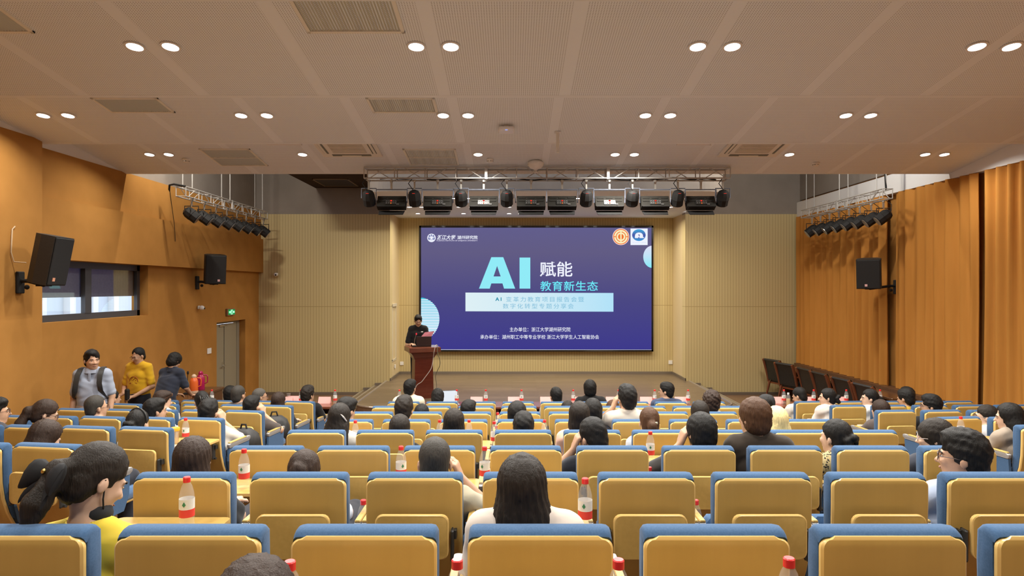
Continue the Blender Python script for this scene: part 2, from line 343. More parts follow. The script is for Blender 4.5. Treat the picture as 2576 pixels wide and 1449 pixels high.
vent(-4.80,-3.93,15.25,16.30,'three-panel vent in the dark soffit left of the truss',0,CZ+2.615,0,(mat('vent frame brown',(.22,.15,.08,1),.6),mat('vent slat dark',(.10,.08,.06,1),.6)))
def cassette(xc,label):
    dc=9.53; t=thing('ceiling_air_conditioner',label,'air conditioner',(xc,dc,zc(dc)),0,'ceiling cassettes'); t.rotation_euler=(TILT,0,0)
    p=MB(); p.box((0,0,-.015),(.93,.93,.03),b=.01); part('panel',p,mat('cassette cream',(.80,.77,.70,1),.5),t)
    g=MB(); g.box((0,0,-.034),(.52,.52,.012),b=.004)
    for k in range(14): g.box((0,-.24+.037*k,-.042),(.5,.012,.006))
    part('intake_grille',g,mat('cassette grille',(.66,.62,.53,1),.6),t)
    for x,y,a,b_ in ((-.37,0,.07,.6),(.37,0,.07,.6),(0,-.37,.6,.07),(0,.37,.6,.07)):
        s_=MB(); s_.box((x,y,-.032),(a,b_,.006)); sl=part('air_slot',s_,m_vback,t)
        f=MB(); f.box((x*1.02,y*1.02,-.04),(a*.5,b_*.5 if a>b_ else b_*.95,.008)); part('flap',f,m_vfr,sl)
cassette(-2.49,'cream ceiling air conditioner left of the main truss'); cassette(3.68,'cream ceiling air conditioner right of the main truss')
def panelframe(x,label):
    dc=9.26; t=MB(); 
    t.M=Matrix.Translation((x,dc,zc(dc)-.012))@Matrix.Rotation(TILT,4,'X')
    for bx in ((-.26,.26,.24,.26,-.008,.004),(-.26,.26,-.26,-.24,-.008,.004),(-.26,-.24,-.26,.26,-.008,.004),(.24,.26,-.26,.26,-.008,.004),(-.24,.24,-.24,.24,-.003,.004)): t.box(*boxx(*bx))
    tag(part('access_hatch',t,m_wht),label,'access hatch')
panelframe(-3.4,'thin-framed ceiling hatch left of the left air conditioner'); panelframe(2.72,'thin-framed ceiling hatch left of the right air conditioner')
def detector(x,d,label):
    t=thing('smoke_detector',label,'smoke detector',(x,d,zc(d)),0,'smoke detectors')
    a=MB(); a.lathe([(.055,0),(.055,-.02),(.05,-.028)],n=18); part('base',a,mat('detector cream',(.82,.79,.72,1),.5),t,.6)
    a=MB(); a.lathe([(.045,-.026),(.045,-.045),(.03,-.055)],n=18); part('sensor_head',a,mat('detector cream'),t,.6)
    a=MB(); 
    for k in range(6): a.box((.046*math.cos(k),.046*math.sin(k),-.036),(.01,.01,.012))
    part('slots',a,m_vback,t)
detector(-5.2,10.15,'cream smoke detector near the left wall'); detector(-.35,10.15,'cream smoke detector above the main truss left half'); detector(4.93,10.32,'cream smoke detector right of the main truss')
t=thing('bagged_dome','white plastic bag tied over a ceiling dome above the truss','covered device',(.385,10.25,zc(10.25)))
a=MB(); a.lathe([(.10,0),(.135,-.03),(.13,-.07),(.09,-.11),(.03,-.135),(.012,-.15),(.03,-.18),(.02,-.19)],n=14)
a.v=[(x+random.uniform(-.008,.008),y+random.uniform(-.008,.008),z) for x,y,z in a.v]; part('bag',a,mat('thin white plastic',(.86,.84,.78,1),.35),t,.9)
t=thing('wireless_router','white wireless router hanging from the ceiling, middle bay','router',(-.07,8.0,zc(8.0)))
a=MB(); a.box((0,0,-.055),(.20,.19,.055),b=.02); part('case',a,mat('router white',(.86,.85,.84,1),.35),t,.5)
a=MB(); a.box((0,0,-.014),(.06,.06,.03)); part('mount',a,m_vfr,t); a=MB(); a.box((0,-.09,-.075),(.03,.006,.006)); part('status_light',a,emis('router led',(150,170,255),1.2),t)
t=thing('ceiling_pole','short white square pole hanging from the ceiling near the centre','pole',(.588,8.2,zc(8.2)))
a=MB(); a.box((0,0,-.135),(.038,.038,.27),b=.004); part('tube',a,mat('pole white',(.74,.70,.62,1),.5),t); a=MB(); a.box((0,0,-.005),(.08,.08,.01)); part('flange',a,m_wht,t)
# ------------------------------------------------------------------ trusses and stage lights
def truss(name,label,L,h,dp,n,M,joints=0):
    t=thing(name,label,'lighting truss'); t.matrix_world=M
    for y in (0,dp):
        for z in (0,h):
            a=MB(); a.tube([(-L/2,y,z),(L/2,y,z)],.0125,8); part('chord',a,m_alu,t,.8)
    st=L/n
    for y in (0,dp):
        a=MB()
        for k in range(n+1): a.tube([(-L/2+k*st,y,0),(-L/2+k*st,y,h)],.009,6)
        for k in range(n):
            x0=-L/2+k*st+st*.18; x1=-L/2+(k+1)*st-st*.12
            a.tube([(x0,y,0),(x1-st*.12,y,h)] if (k+(y>0))%2==0 else [(x0+st*.12,y,h),(x1,y,0)],.007,6)
        part('web',a,m_alu,t,.8)
    for z in (0,h):
        for k in range(n+1):
            a=MB(); a.tube([(-L/2+k*st,0,z),(-L/2+k*st,dp,z)],.008,6); part('cross_bar',a,m_alu,t,.8)
    for k in range(1,joints+1):
        x=-L/2+L*k/(joints+1)
        for y in (0,dp): a=MB(); a.box((x,y,h/2),(.045,.03,h+.03)); part('joint_plate',a,m_alu,t)
    return t
TY,TZ=10.4,CZ+1.797; TXC=.575; TL=5.99
tr=truss('stage_truss','long aluminium truss across the stage front',TL,.175,.25,12,Matrix.Translation((TXC,TY,TZ)),2)
for k in range(4):
    a=MB(); x=-TL/2+.3+k*(TL-.6)/3; a.tube([(x,.125,.17),(x,.55,1.75)],.006,6); part('hanging_wire',a,m_steel,tr)
m_yoke=mat('yoke blue grey',(.20,.22,.27,1),.4,.4); m_case=mat('lamp housing',(.026,.024,.02,1),.8,spec=.12); m_galv=mat('clamp zinc',(.6,.58,.52,1),.35,.8)
m_redled=emis('red display',(235,60,45),1.0); m_orled=emis('amber socket',(230,120,50),.8)
def wash_mesh():
    P={}
    a=MB(); a.M=Matrix.Translation((0,0,-.36))@Matrix.Rotation(math.radians(-28),4,'X')
    a.loft([[(-.235,y-.02,z) for y,z in ((0,-.1),(.12,-.1),(.12,.1),(0,.1))],[(.235,y-.02,z) for y,z in ((0,-.1),(.12,-.1),(.12,.1),(0,.1))]])
    for k in (-1,0,1):
        for z in (.06,-.0): a.box((k*.15,-.022,z),(.11,.012,.022))
    P['housing']=a.mesh('wash_housing',m_case,.3)
    b_=MB(); b_.M=Matrix(a.M); b_.box((0,-.026,-.03),(.19,.012,.085),mi=0)
    for k in (-2,-1,1,2):
        for z in (-.012,-.05): b_.box((k*.036,-.034,z),(.016,.008,.014),mi=1)
    b_.box((0,-.034,-.004),(.028,.008,.02),mi=2); b_.box((0,-.034,-.052),(.018,.008,.02),mi=3); b_.box((.11,-.03,-.07),(.045,.006,.016),mi=1)
    P['connector_panel']=b_.mesh('wash_connectors',[m_blackp,mat('socket grey',(.13,.125,.12,1),.6),m_redled,m_orled])
    c=MB(); c.M=Matrix(a.M); c.loft([[(-.215,.10,-.11),(.215,.10,-.11),(.215,.11,-.11),(-.215,.11,-.11)],[(-.20,.03,-.235),(.20,.03,-.235),(.20,.04,-.235),(-.20,.04,-.235)]]); c.box((0,.02,-.108),(.44,.1,.012))
    P['barn_door']=c.mesh('wash_barn_door',m_black)
    d=MB(); d.tube([(-.255,0,-.38),(-.255,0,-.16),(.255,0,-.16),(.255,0,-.38)],.011,6); P['yoke']=d.mesh('wash_yoke',m_yoke,.8)
    e=MB(); e.box((0,0,-.09),(.03,.03,.13)); e.box((0,0,-.02),(.05,.04,.045),b=.01); P['clamp']=e.mesh('wash_clamp',m_galv)
    return P
def par_mesh(nm,aim,lensm,r=.105,ln=.25,drop=.30):
    P={}; a=MB(); R=Vector((0,0,-1)).rotation_difference(Vector(aim)).to_matrix().to_4x4(); a.M=Matrix.Translation((0,0,-drop))@R
    a.lathe([(r*.35,ln*.55),(r*.75,ln*.45),(r*.97,ln*.25),(r,0),(r*1.02,-.01),(r*.97,-.02),(r*.97,-ln*.45),(r*.86,-ln*.5)],n=10); P['housing']=a.mesh(nm+'_housing',m_black,.5)
    b_=MB(); b_.M=Matrix(a.M); b_.lathe([(r*.84,-ln*.5-.001),(r*.84,-ln*.5-.004)],n=16); P['lens']=b_.mesh(nm+'_lens',lensm)
    c=MB(); c.M=Matrix(a.M); c.box((0,-r*.55,ln*.43),(.045,.03,.02)); P['display']=c.mesh(nm+'_display',m_redled if nm=='par' else m_galv)
    sx=r+.015; d=MB(); d.tube([(-sx,0,-drop),(-sx,0,-drop+.16),(sx,0,-drop+.16),(sx,0,-drop)],.010,6); P['yoke']=d.mesh(nm+'_yoke',m_yoke if nm=='par' else m_black,.8)
    e=MB(); e.box((0,0,(-drop+.16-.02)/2),(.026,.026,drop-.16)); e.box((0,0,-.015),(.05,.04,.04),b=.01); P['clamp']=e.mesh(nm+'_clamp',m_galv)
    return P
def place(P,name,label,cat,loc,grp,rz=0):
    t=thing(name,label,cat,loc,rz,grp)
    for k,me in P.items(): inst(k,me,t)
    return t
WM=wash_mesh(); PM=par_mesh('par',(0,.55,-.83),m_vback)
YF=10.52
for i,x in enumerate((985,1101,1217,1336,1414,1533,1648,1763)):
    place(WM,'wash_light',f'black wash light with connector panel, {ORD[i]} from the left under the main truss','stage light',((x-CX)/F*YF,YF,TZ-.01),'wash lights on the main truss')
for i,x in enumerate((928,1043,1160,1275,1475,1591,1705,1818)):
    place(PM,'par_light',f'round black stage light with red display, {ORD[i]} from the left under the main truss','stage light',((x-CX)/F*YF,YF,TZ-.01),'round lights on the main truss')
    a=MB(); X=(x-CX)/F*YF; a.tube([(X-.03,YF-.06,TZ),(X-.09,YF-.08,TZ-.08),(X-.02,YF-.08,TZ-.18),(X,YF-.06,TZ-.235)],.007,6); tag(part('power_cable',a,m_black),f'black cable looping to the {ORD[i]} round light from the left, main truss','cable','cables on the main truss')
a=MB(); pts=[]
for k in range(40):
    x=-2.2+5.6*k/39; pts.append((x,10.60,TZ+.02+.012*math.sin(k*1.7)+.01*math.sin(k*.6)))
a.tube(pts,.012,6); tag(part('cable_bundle',a,m_black),'black cable bundle lying along the main truss','cable')
# side trusses
def side(name,x,d0,d1,zz,label,pxs,aim,g,side_):
    L=d1-d0; M=Matrix.Translation((x,(d0+d1)/2,zz))@Matrix.Rotation(PI/2,4,'Z')
    t=truss(name,label,L,.175,.18,8,M,1)
    for f_ in (.06,.47,.92):
        for y in (0,.18):
            a=MB(); xx=-L/2+L*f_; a.tube([(xx,y,.17),(xx,y,3.58-(zz-CZ))],.010,6); part('drop_rod',a,m_alu,t)
    PP=par_mesh(g,aim,mat('lens grey',(.30,.30,.28,1),.15,spec=.8),.115,.27,.30)
    for i in range(8):
        d=d0+.25+(L-.45)*i/7
        place(PP,'par_can',f'black par can, {ORD[i]} from the near end of the {side_} side truss','stage light',(x-.02,d,zz-.012),f'par cans on the {side_} truss')
        a=MB(); a.tube([(x+.02,d,zz),(x+.05,d-.14,zz-.1),(x+.03,d-.16,zz-.22),(x,d-.05,zz-.3)],.006,5); tag(part('power_cable',a,m_black),f'thin black cable at the {ORD[i]} par can from the near end, {side_} truss','cable','par can cables')
side('side_truss_left'.replace('_left',''),-6.0,11.7,15.6,CZ+1.69,'short aluminium truss along the left orange wall',None,(.75,.25,-.62),'parl','left')
side('side_truss',7.0,11.7,15.0,CZ+1.65,'short aluminium truss before the right curtains',None,(-.75,.2,-.62),'parr','right')
a=MB(); a.tube([(-6.0,11.68,CZ+1.87),(-6.22,11.70,CZ+1.91),(-6.32,11.74,CZ+1.90),(-6.36,11.8,CZ+1.83),(-6.37,11.84,CZ+1.79),(-6.50,12.25,CZ+1.2),(-6.51,12.3,CZ+.9)],[.018,.018,.018,.018,.006,.005,.005],8); tag(part('power_cable',a,m_black,smooth=.9),'thick black cable bent from the left wall to the side truss','cable')
a=MB(); a.tube([(7.0,11.9,CZ+1.83),(6.99,11.92,CZ+2.2),(7.0,11.9,CZ+2.6),(7.05,11.9,5.6)],.018,8); tag(part('power_cable',a,m_black,smooth=.9),'thick black cable rising from the right side truss','cable')
# ------------------------------------------------------------------ loudspeakers
m_cab=noisy('speaker cabinet',(.022,.018,.015,1),(.03,.025,.02,1),(60,60,60),.6); m_gril=noisy('speaker grille',(.012,.012,.012,1),(.02,.02,.02,1),(300,300,300),.7)
m_badge=mat('badge copper',(.75,.36,.22,1),.4); m_badgep=mat('badge pink',(.8,.5,.5,1),.4)
def speaker(label,loc,yaw,tilt,w_,h_,dp,plate,badge,mb_):
    t=thing('loudspeaker',label,'loudspeaker',loc,0,'wall loudspeakers'); R=Matrix.Rotation(yaw,4,'Z')@Matrix.Rotation(tilt,4,'X')
    a=MB(); a.M=R; hw=w_/2
    a.loft([[(-hw,-dp/2,z),(hw,-dp/2,z),(hw,dp*.1,z),(hw*.62,dp/2,z),(-hw*.62,dp/2,z),(-hw,dp*.1,z)] for z in (-h_/2,h_/2)]); part('cabinet',a,m_cab,t)
    a=MB(); a.M=R; a.box((0,-dp/2-.008,0),(w_-.02,.02,h_-.02),b=.008); part('grille',a,m_gril,t)
    a=MB(); a.M=R; a.box((badge*w_*.24,-dp/2-.021,-h_*.37),(.045,.006,.045)); part('badge',a,mb_,t)
    pl=Vector(plate)-Vector(loc); br=MB(); sgn=1 if pl.x<0 else -1
    br.box(tuple(pl),(.04,.12,.28),b=.01); 
    bw=part('wall_bracket',br,m_black,t)
    arm=MB(); e=R@Vector((0,0,-h_/2-.02)); arm.tube([tuple(pl+Vector((0,0,.02))),tuple(pl+Vector((sgn*.1,0,.02))),tuple(e)],.025,8); arm.box(tuple(e),(.12,.12,.03)); part('arm',arm,m_black,bw)
    kn=MB(); kn.ell(tuple(pl+Vector((sgn*.11,-.03,-.06))),(.03,.03,.03)); part('knob',kn,m_black,bw)
speaker('big black loudspeaker on the near left wall pier',(-5.86,8.05,CZ+.36),PI/2+.05,math.radians(11),.37,.62,.28,(-6.28,8.12,CZ+.07),-1,m_badge)
speaker('black loudspeaker on the left wall beyond the window',(-6.22,13.3,CZ+.40),.62,math.radians(9),.40,.60,.28,(-6.63,13.4,CZ+.11),.6,m_badgep)
speaker('black loudspeaker in front of the right curtains',(7.02,12.5,CZ+.29),-.62,math.radians(10),.42,.58,.28,(7.6,12.6,CZ+.02),-.4,m_badgep)
a=MB(); a.tube([(-6.29,8.05,CZ+.78),(-6.285,8.0,CZ+.74),(-6.285,7.98,CZ+.45),(-6.28,8.02,CZ+.33),(-6.15,8.05,CZ+.32)],.008,6); tag(part('speaker_cable',a,mat('cream cable',(.6,.45,.28,1),.5),smooth=.9),'cream cable hanging on the wall behind the big loudspeaker','cable')
# small wall fixtures
def camera_dome(loc,rz,label):
    t=thing('security_camera',label,'camera',loc,rz,'wall cameras'); a=MB(); a.box((0,.0,0),(.07,.03,.07),b=.008); part('base',a,m_wht,t)
    a=MB(); a.M=Matrix.Translation((0,-.06,-.01)); a.ell((0,0,0),(.055,.055,.05)); part('ball',a,m_wht,t,.9)
    a=MB(); a.ell((.015,-.105,-.02),(.022,.02,.022)); part('lens',a,m_black,t,.9)
camera_dome((-6.17,16.67,CZ+.36),0,'white security camera on the grooved front wall, left'); camera_dome((-6.62,13.45,CZ-.41),PI/2,'white security camera on the orange wall below the far loudspeaker')
t=thing('exit_sign','green lit exit sign above the grey door','exit sign',(-6.62,14.96,CZ-.565))
a=MB(); a.box((0,0,0),(.05,.40,.165),b=.008); part('housing',a,mat('sign housing',(.28,.17,.09,1),.5),t)
a=MB(); a.box((.027,0,0),(.004,.34,.12)); part('lit_panel',a,emis('exit green',(25,150,70),.9),t)
a=MB(); m_xg=emis('exit pale green',(170,255,205),1.1)
a.box((.031,0,0),(.004,.10,.11)); a.box((.031,-.10,0),(.004,.09,.05)); a.box((.031,.10,0),(.004,.09,.05)); part('symbol',a,m_xg,t)
a=MB(); X=.034
a.ell((X,.012,.034),(.003,.012,.012)); a.tube([(X,.005,.02),(X,-.005,-.012)],.009,6); a.tube([(X,-.004,-.01),(X,.02,-.025),(X,.016,-.048)],.006,6); a.tube([(X,-.006,-.01),(X,-.024,-.03),(X,-.04,-.03)],.006,6); a.tube([(X,.004,.015),(X,.028,.0)],.005,6); part('running_figure',a,emis('exit green'),t)
def plate(name,loc,size,label,cat,m=m_wht):
    a=MB(); a.box((0,0,0),size,b=.004); o=part(name,a,m); o.location=loc; tag(o,label,cat)
    return o
plate('wall_switch',(-6.64,13.95,CZ-1.38),(.02,.17,.12),'white switch plate on the orange wall left of the door','switch')
plate('wall_outlet',(-3.19,17.35,.36+.30),(.02,.1,.1),'white outlet on the stage side wall by the lectern','outlet'); plate('wall_outlet',(-3.13,18.06,.36+.30),(.1,.02,.1),'white outlet on the stage back wall behind the lectern','outlet'); plate('wall_outlet',(4.5,18.06,.36+.33),(.11,.02,.11),'white outlet on the stage back wall, right of the screen','outlet')
a=MB()
for bx in ((-3.21,-3.19,16.95,17.0,CZ-1.95,CZ-.45),(-3.21,-3.19,17.5,17.55,CZ-1.95,CZ-.45),(-3.21,-3.19,16.95,17.55,CZ-1.97,CZ-1.92),(-3.21,-3.17,16.95,17.55,CZ-.50,CZ-.42)): a.box(*boxx(*bx))
tag(part('hatch_frame',a,mat('cream metal',(.62,.56,.42,1),.4)),'tall cream metal frame on the side wall behind the speaker','frame')
# ------------------------------------------------------------------ LED screen (laid out on the photograph's slide, built in the wall)
SD=17.95
def sp(x,y): return ((x-CX)/F*SD, CZ-(y-CY)/F*SD)
scr=thing('led_screen','large LED wall showing the dark blue AI slide','screen',(0,SD,0))
x0,z1=sp(1055,568); x1,z0=sp(1643,884)
a=MB(); a.box(*boxx(x0,x1,.01,.1,z0,z1)); part('cabinet',a,mat('gloss black frame',(.012,.012,.012,1),.08,spec=.8),scr)
for bx in ((x0,x0+.05,-.04,.01,z0,z1),(x1-.05,x1,-.04,.01,z0,z1),(x0,x1,-.04,.01,z0,z0+.045),(x0,x1,-.04,.01,z1-.055,z1)):
    a=MB(); a.box(*boxx(*bx)); part('frame',a,mat('gloss black frame'),scr)
def grad(name,stops,za,zb,axis=2,k=1):
    m=mat(name,(0,0,0,1),.5,spec=0); nt,b=nodes_of(m); o=objxyz(nt)
    f=math_n(nt,'MULTIPLY',math_n(nt,'SUBTRACT',o[axis],za),1/(zb-za)); r=nt.nodes.new('ShaderNodeValToRGB'); nt.links.new(f,r.inputs[0])
    while len(r.color_ramp.elements)<len(stops): r.color_ramp.elements.new(.5)
    for e,(p,c) in zip(r.color_ramp.elements,stops): e.position=p; e.color=lin(c)
    nt.links.new(r.outputs[0],b.inputs['Emission Color']); b.inputs['Emission Strength'].default_value=k/2**EXPO; return m
xa,zb=sp(1059,573); xb,za=sp(1640,880)
a=MB(); a.box(*boxx(xa,xb,-.006,.011,za,zb)); part('slide',a,grad('slide blue',[(0,(62,58,140)),(.4,(75,72,132)),(.8,(98,92,132)),(1,(98,94,140))],za,zb),scr)
def flat(name,poly_px,m,layer=1,mb=None):
    A=mb or MB(); y=-.006-.002*layer; P=[sp(*p) for p in poly_px]; A.prism(P,y-.0015,y,'y')
    if mb is None: return part(name,A,m,scr)
def txt(name,body,l,r,t_,b_,m,off=0,shear=0,layer=2,space=1):
    c=bpy.data.curves.new('lettering','FONT'); c.body=body; c.offset=off; c.shear=shear; c.space_character=space; c.resolution_u=3
    o=bpy.data.objects.new('tmp',c); COL.objects.link(o); dg=bpy.context.evaluated_depsgraph_get(); me=bpy.data.meshes.new_from_object(o.evaluated_get(dg))
    bpy.data.objects.remove(o); bpy.data.curves.remove(c)
    co=np.zeros(len(me.vertices)*3); me.vertices.foreach_get('co',co); co=co.reshape(-1,3); mn,mxx=co.min(0),co.max(0)
    X0,Z1=sp(l,t_); X1,Z0=sp(r,b_); out=np.zeros_like(co)
    out[:,0]=X0+(co[:,0]-mn[0])/(mxx[0]-mn[0])*(X1-X0); out[:,2]=Z0+(co[:,1]-mn[1])/(mxx[1]-mn[1])*(Z1-Z0); out[:,1]=-.006-.003*layer
    me.vertices.foreach_set('co',out.ravel()); me.materials.clear(); me.materials.append(m); me.update(); return inst(name,me,scr)
def ring(cx,cy,r0,r1,a0,a1,n=30,ry=1): 
    A=[math.radians(a0+(a1-a0)*k/n) for k in range(n+1)]
    return [(cx+r1*math.cos(t),cy-r1*ry*math.sin(t)) for t in A]+[(cx+r0*math.cos(t),cy-r0*ry*math.sin(t)) for t in reversed(A)]
def disc(cx,cy,r,ry=1,n=40): return [(cx+r*math.cos(2*PI*k/n),cy-r*ry*math.sin(2*PI*k/n)) for k in range(n)]
e_w=emis('slide white',(240,243,255)); e_cy=emis('slide cyan',(145,235,247)); e_cy2=emis('slide bright cyan',(110,235,250)); e_tx=emis('slide teal text',(120,185,215)); e_tx2=emis('slide dark teal',(30,140,170))
flat('letter_a_left',[(1205,726),(1236,647),(1266,647),(1296,726),(1268,726),(1264,713),(1236,713),(1232,726)],e_cy).name='title_letter'
# the hole of the letter A shows the slide again
flat('title_counter',[(1241.5,695.5),(1259.5,695.5),(1250.5,669)],MATS['slide blue'],2)
flat('title_letter',[(1307,648),(1334,648),(1334,726),(1307,726)],e_cy)
txt('title_text','赋能',1358,1440,658,696,e_w,.012); txt('subtitle_text','教育新生态',1359,1504,707,732,e_cy2,.008,space=1.05)
X0=sp(1171,0)[0]; X1=sp(1543,0)[0]
flat('banner',[(1171,736),(1543,737),(1543,784),(1171,783)],grad('banner blue',[(0,(222,240,245)),(.5,(208,235,246)),(1,(178,226,248))],X0,X1,0))
txt('banner_text','AI',1246,1261.5,748,757,e_tx2,.03,space=1.5)
txt('banner_text','变革力教育项目报告会暨',1273,1469,746.5,759.5,e_tx,-.002,space=1.33); txt('banner_text','数字化转型专题分享会',1265,1443,763.5,776.5,e_tx,-.002,space=1.33)
txt('host_text','主办单位：浙江大学湖州研究院',1282,1435,823,834.5,e_w,.005); txt('host_text','承办单位：湖州职工中等专业学校 浙江大学学生人工智能协会',1208,1507,842,853,e_w,.005)
# striped half disc at the left edge, gradient half disc at the right edge
half=[(1059,749)]+[(1054+51.5*math.cos(math.radians(t)),802-54*math.sin(math.radians(t))) for t in range(80,-81,-8)]+[(1059,855)]
flat('half_disc',half,emis('stripe cyan',(60,200,225)))
a=MB()
for k in range(26):
    y=752.5+4.03*k; y2=min(y+2.1+.04*k,854); w1=1054+51.5*math.sqrt(max(0,1-((y+1-802)/54)**2))
    if w1>1062: flat('',[(1059,y),(w1,y),(w1,y2),(1059,y2)],None,2,a)
part('half_disc_stripes',a,e_w,scr)
zA=sp(0,674)[1]; zB=sp(0,618)[1]
flat('half_disc',[(1640,674)]+[(1641-23*math.cos(math.radians(t)),646+28*math.sin(math.radians(t))) for t in range(85,-86,-10)]+[(1640,618)],grad('half disc lilac',[(0,(130,235,247)),(.5,(190,228,247)),(1,(222,222,245))],zA,zB))
# institute emblem and lettering
flat('institute_emblem',disc(1085.5,598.5,10.6),e_w); e_sb=emis('emblem blue',(92,100,160))
a=MB(); flat('',ring(1085.5,598.5,5.6,8.6,25,60,6),None,2,a); flat('',ring(1085.5,598.5,5.6,8.6,75,105,6),None,2,a); flat('',ring(1085.5,598.5,5.6,8.6,120,155,6),None,2,a); flat('',ring(1085.5,598.5,5.6,8.2,170,225,8),None,2,a); flat('',ring(1085.5,598.5,5.6,8.2,-45,10,8),None,2,a)
flat('',[(1080.5,594.2),(1090.5,594.2),(1090,595.2),(1081,595.2)],None,2,a); flat('',[(1080.2,598),(1081.6,597.6),(1085,604.4),(1084,604.6)],None,2,a); flat('',[(1090.8,598),(1089.4,597.6),(1086,604.4),(1087,604.6)],None,2,a)
part('emblem_pattern',a,e_sb,scr)
txt('institute_text','浙江大学',1099,1146,591,603,e_w,.022,.3); txt('institute_text','湖州研究院',1150.5,1201.5,592.5,602,e_w,.015); txt('institute_text','HUZHOU INSTITUTE OF ZHEJIANG UNIVERSITY',1098.5,1201.5,604,607.6,emis('slide lilac white',(222,218,240)),.02)
# union badge
cx_,cy_=1561.8,595.6; e_or=emis('badge orange',(240,120,55)); e_ye=emis('badge yellow',(250,240,190))
flat('badge',disc(cx_,cy_,21),emis('badge pink white',(255,225,215))); flat('badge_disc',disc(cx_,cy_,19.4),e_or,2)
a=MB()
for p in (ring(cx_,cy_,13,17.2,4,176),ring(cx_,cy_,13,17.2,184,356),ring(cx_,cy_,7.2,11,0,360)): flat('',p,None,3,a)
flat('',[(cx_-1.6,cy_-14),(cx_+1.6,cy_-14),(cx_+1.6,cy_+14),(cx_-1.6,cy_+14)],None,4,a); part('badge_mark',a,e_ye,scr)
# blue round logo on white card
flat('logo_card',[(1586,575),(1629,575),(1629,616.5),(1586,616.5)],emis('card white',(238,243,255))); flat('logo_disc',disc(1607,591.5,17,.87),grad('logo blue',[(0,(60,150,215)),(.5,(75,85,165)),(1,(65,165,220))],sp(0,606)[1],sp(0,577)[1]),2)
arch=[(1597,599)]+[(1607.2-10.2*math.cos(math.radians(t)),595.5-10.5*math.sin(math.radians(t))**.7) for t in range(0,181,12)]+[(1617.4,599)]
flat('logo_arch',arch,e_w,3); a=MB(); flat('',[(1605.2,599),(1605.2,597),(1608.6,597),(1608.6,599)],None,4,a); flat('',[(1605.4,590),(1608.8,590),(1608.8,595),(1607.2,595),(1607.2,592),(1605.4,592)],None,4,a); part('logo_cut',a,emis('logo violet',(80,90,170)),scr)
flat('logo_tail',[(1612,599),(1620,599),(1620,597),(1617,597)],e_w,3); txt('logo_text','浙江大学学生人工智能协会',1591,1625,609,611.2,emis('logo text',(205,210,235)),0,layer=3)
a=MB(); flat('',[(1100,879),(1640,879.6),(1640,880.4),(1100,879.8)],None,2,a); part('slide_edge',a,e_w,scr)
# ------------------------------------------------------------------ furniture of the front
m_maho=noisy('mahogany',(.115,.022,.012,1),(.16,.035,.018,1),(3,3,30),.25,spec=.5); m_mahol=noisy('mahogany top',(.14,.04,.022,1),(.19,.06,.03,1),(3,30,3),.2,spec=.6)
m_walnut=noisy('dark walnut',(.10,.045,.02,1),(.14,.065,.03,1),(3,30,3),.25,spec=.5); m_chairwood=mat('chair walnut',(.14,.04,.015,1),.3); m_leath=noisy('black leather',(.014,.013,.012,1),(.024,.022,.02,1),(40,40,40),.35,bump=.1)
# lectern
LP=px(1063,1003,14.1); LP.z=ZS
lt=thing('lectern','dark red wooden lectern on the left of the stage','lectern',(LP.x-.02,14.22,ZS),math.radians(20))
def rect(hx,hy,z,cy_=0): return [(-hx,cy_-hy,z),(hx,cy_-hy,z),(hx,cy_+hy,z),(-hx,cy_+hy,z)]
a=MB(); a.loft([rect(.24,.20,0),rect(.24,.20,.09),rect(.225,.185,.10)]); part('plinth',a,m_maho,lt)
a=MB(); a.loft([rect(.215,.175,.10),rect(.20,.165,.86),rect(.22,.18,.885),rect(.22,.18,.90)]); part('column',a,m_maho,lt)
a=MB(); a.loft([rect(.23,.19,.90),rect(.25,.21,.95),rect(.30,.25,1.01),rect(.345,.29,1.03)]); part('moulding',a,m_maho,lt)
a=MB(); a.loft([rect(.35,.30,1.03),rect(.35,.30,1.12),rect(.34,.29,1.135)]); part('top',a,m_mahol,lt)
lp=thing('laptop','dark laptop open on the lectern','laptop',(LP.x+.0,14.26,ZS+1.136),math.radians(12))
a=MB(); a.box((0,.02,.008),(.33,.23,.016),b=.004); part('keyboard_base',a,m_blackp,lp)
a=MB(); a.M=Matrix.Translation((0,-.10,.012))@Matrix.Rotation(math.radians(12),4,'X'); a.box((0,0,.11),(.33,.008,.22),b=.003); part('lid',a,mat('laptop lid brown',(.045,.03,.028,1),.4),lp)
a=MB(); a.M=Matrix.Translation((.0,0,0)); a.loft([[(-.13,-.02,.0),(.11,-.02,.0),(.11,-.02,.002),(-.13,-.02,.002)],[(-.03,.12,.13),(.19,.1,.16),(.19,.1,.162),(-.03,.12,.132)]]); o=part('paper_sheet',a,mat('crimson paper',(.28,.06,.09,1),.6)); o.location=(LP.x+.03,14.36,ZS+1.30); tag(o,'crimson sheet held above the laptop on the lectern','paper')
t=thing('gooseneck_microphone','thin microphone with red tip on the lectern','microphone',(LP.x-.19,14.12,ZS+1.136))
a=MB(); a.lathe([(.045,0),(.045,.02),(.03,.03)],n=14); part('base',a,m_black,t); a=MB(); a.tube([(0,0,.03),(.01,0,.15),(.045,.0,.27)],.006,6); part('stem',a,m_steel,t); a=MB(); a.ell((.05,0,.285),(.016,.016,.024)); part('tip',a,emis('mic red',(245,60,70)),t)
def cable(pts,r,label,m):
    P=[Vector(p) for p in pts]; Q=[]
    for i in range(len(P)-1):
        p0,p1,p2,p3=P[max(i-1,0)],P[i],P[i+1],P[min(i+2,len(P)-1)]
        for k in range(6):
            t=k/6; Q.append(tuple(.5*((2*p1)+(p2-p0)*t+(2*p0-5*p1+4*p2-p3)*t*t+(3*p1-p0-3*p2+p3)*t**3)))
    Q.append(tuple(P[-1])); a=MB(); a.tube(Q,r,6); return tag(part('cable',a,m,smooth=.9),label,'cable')
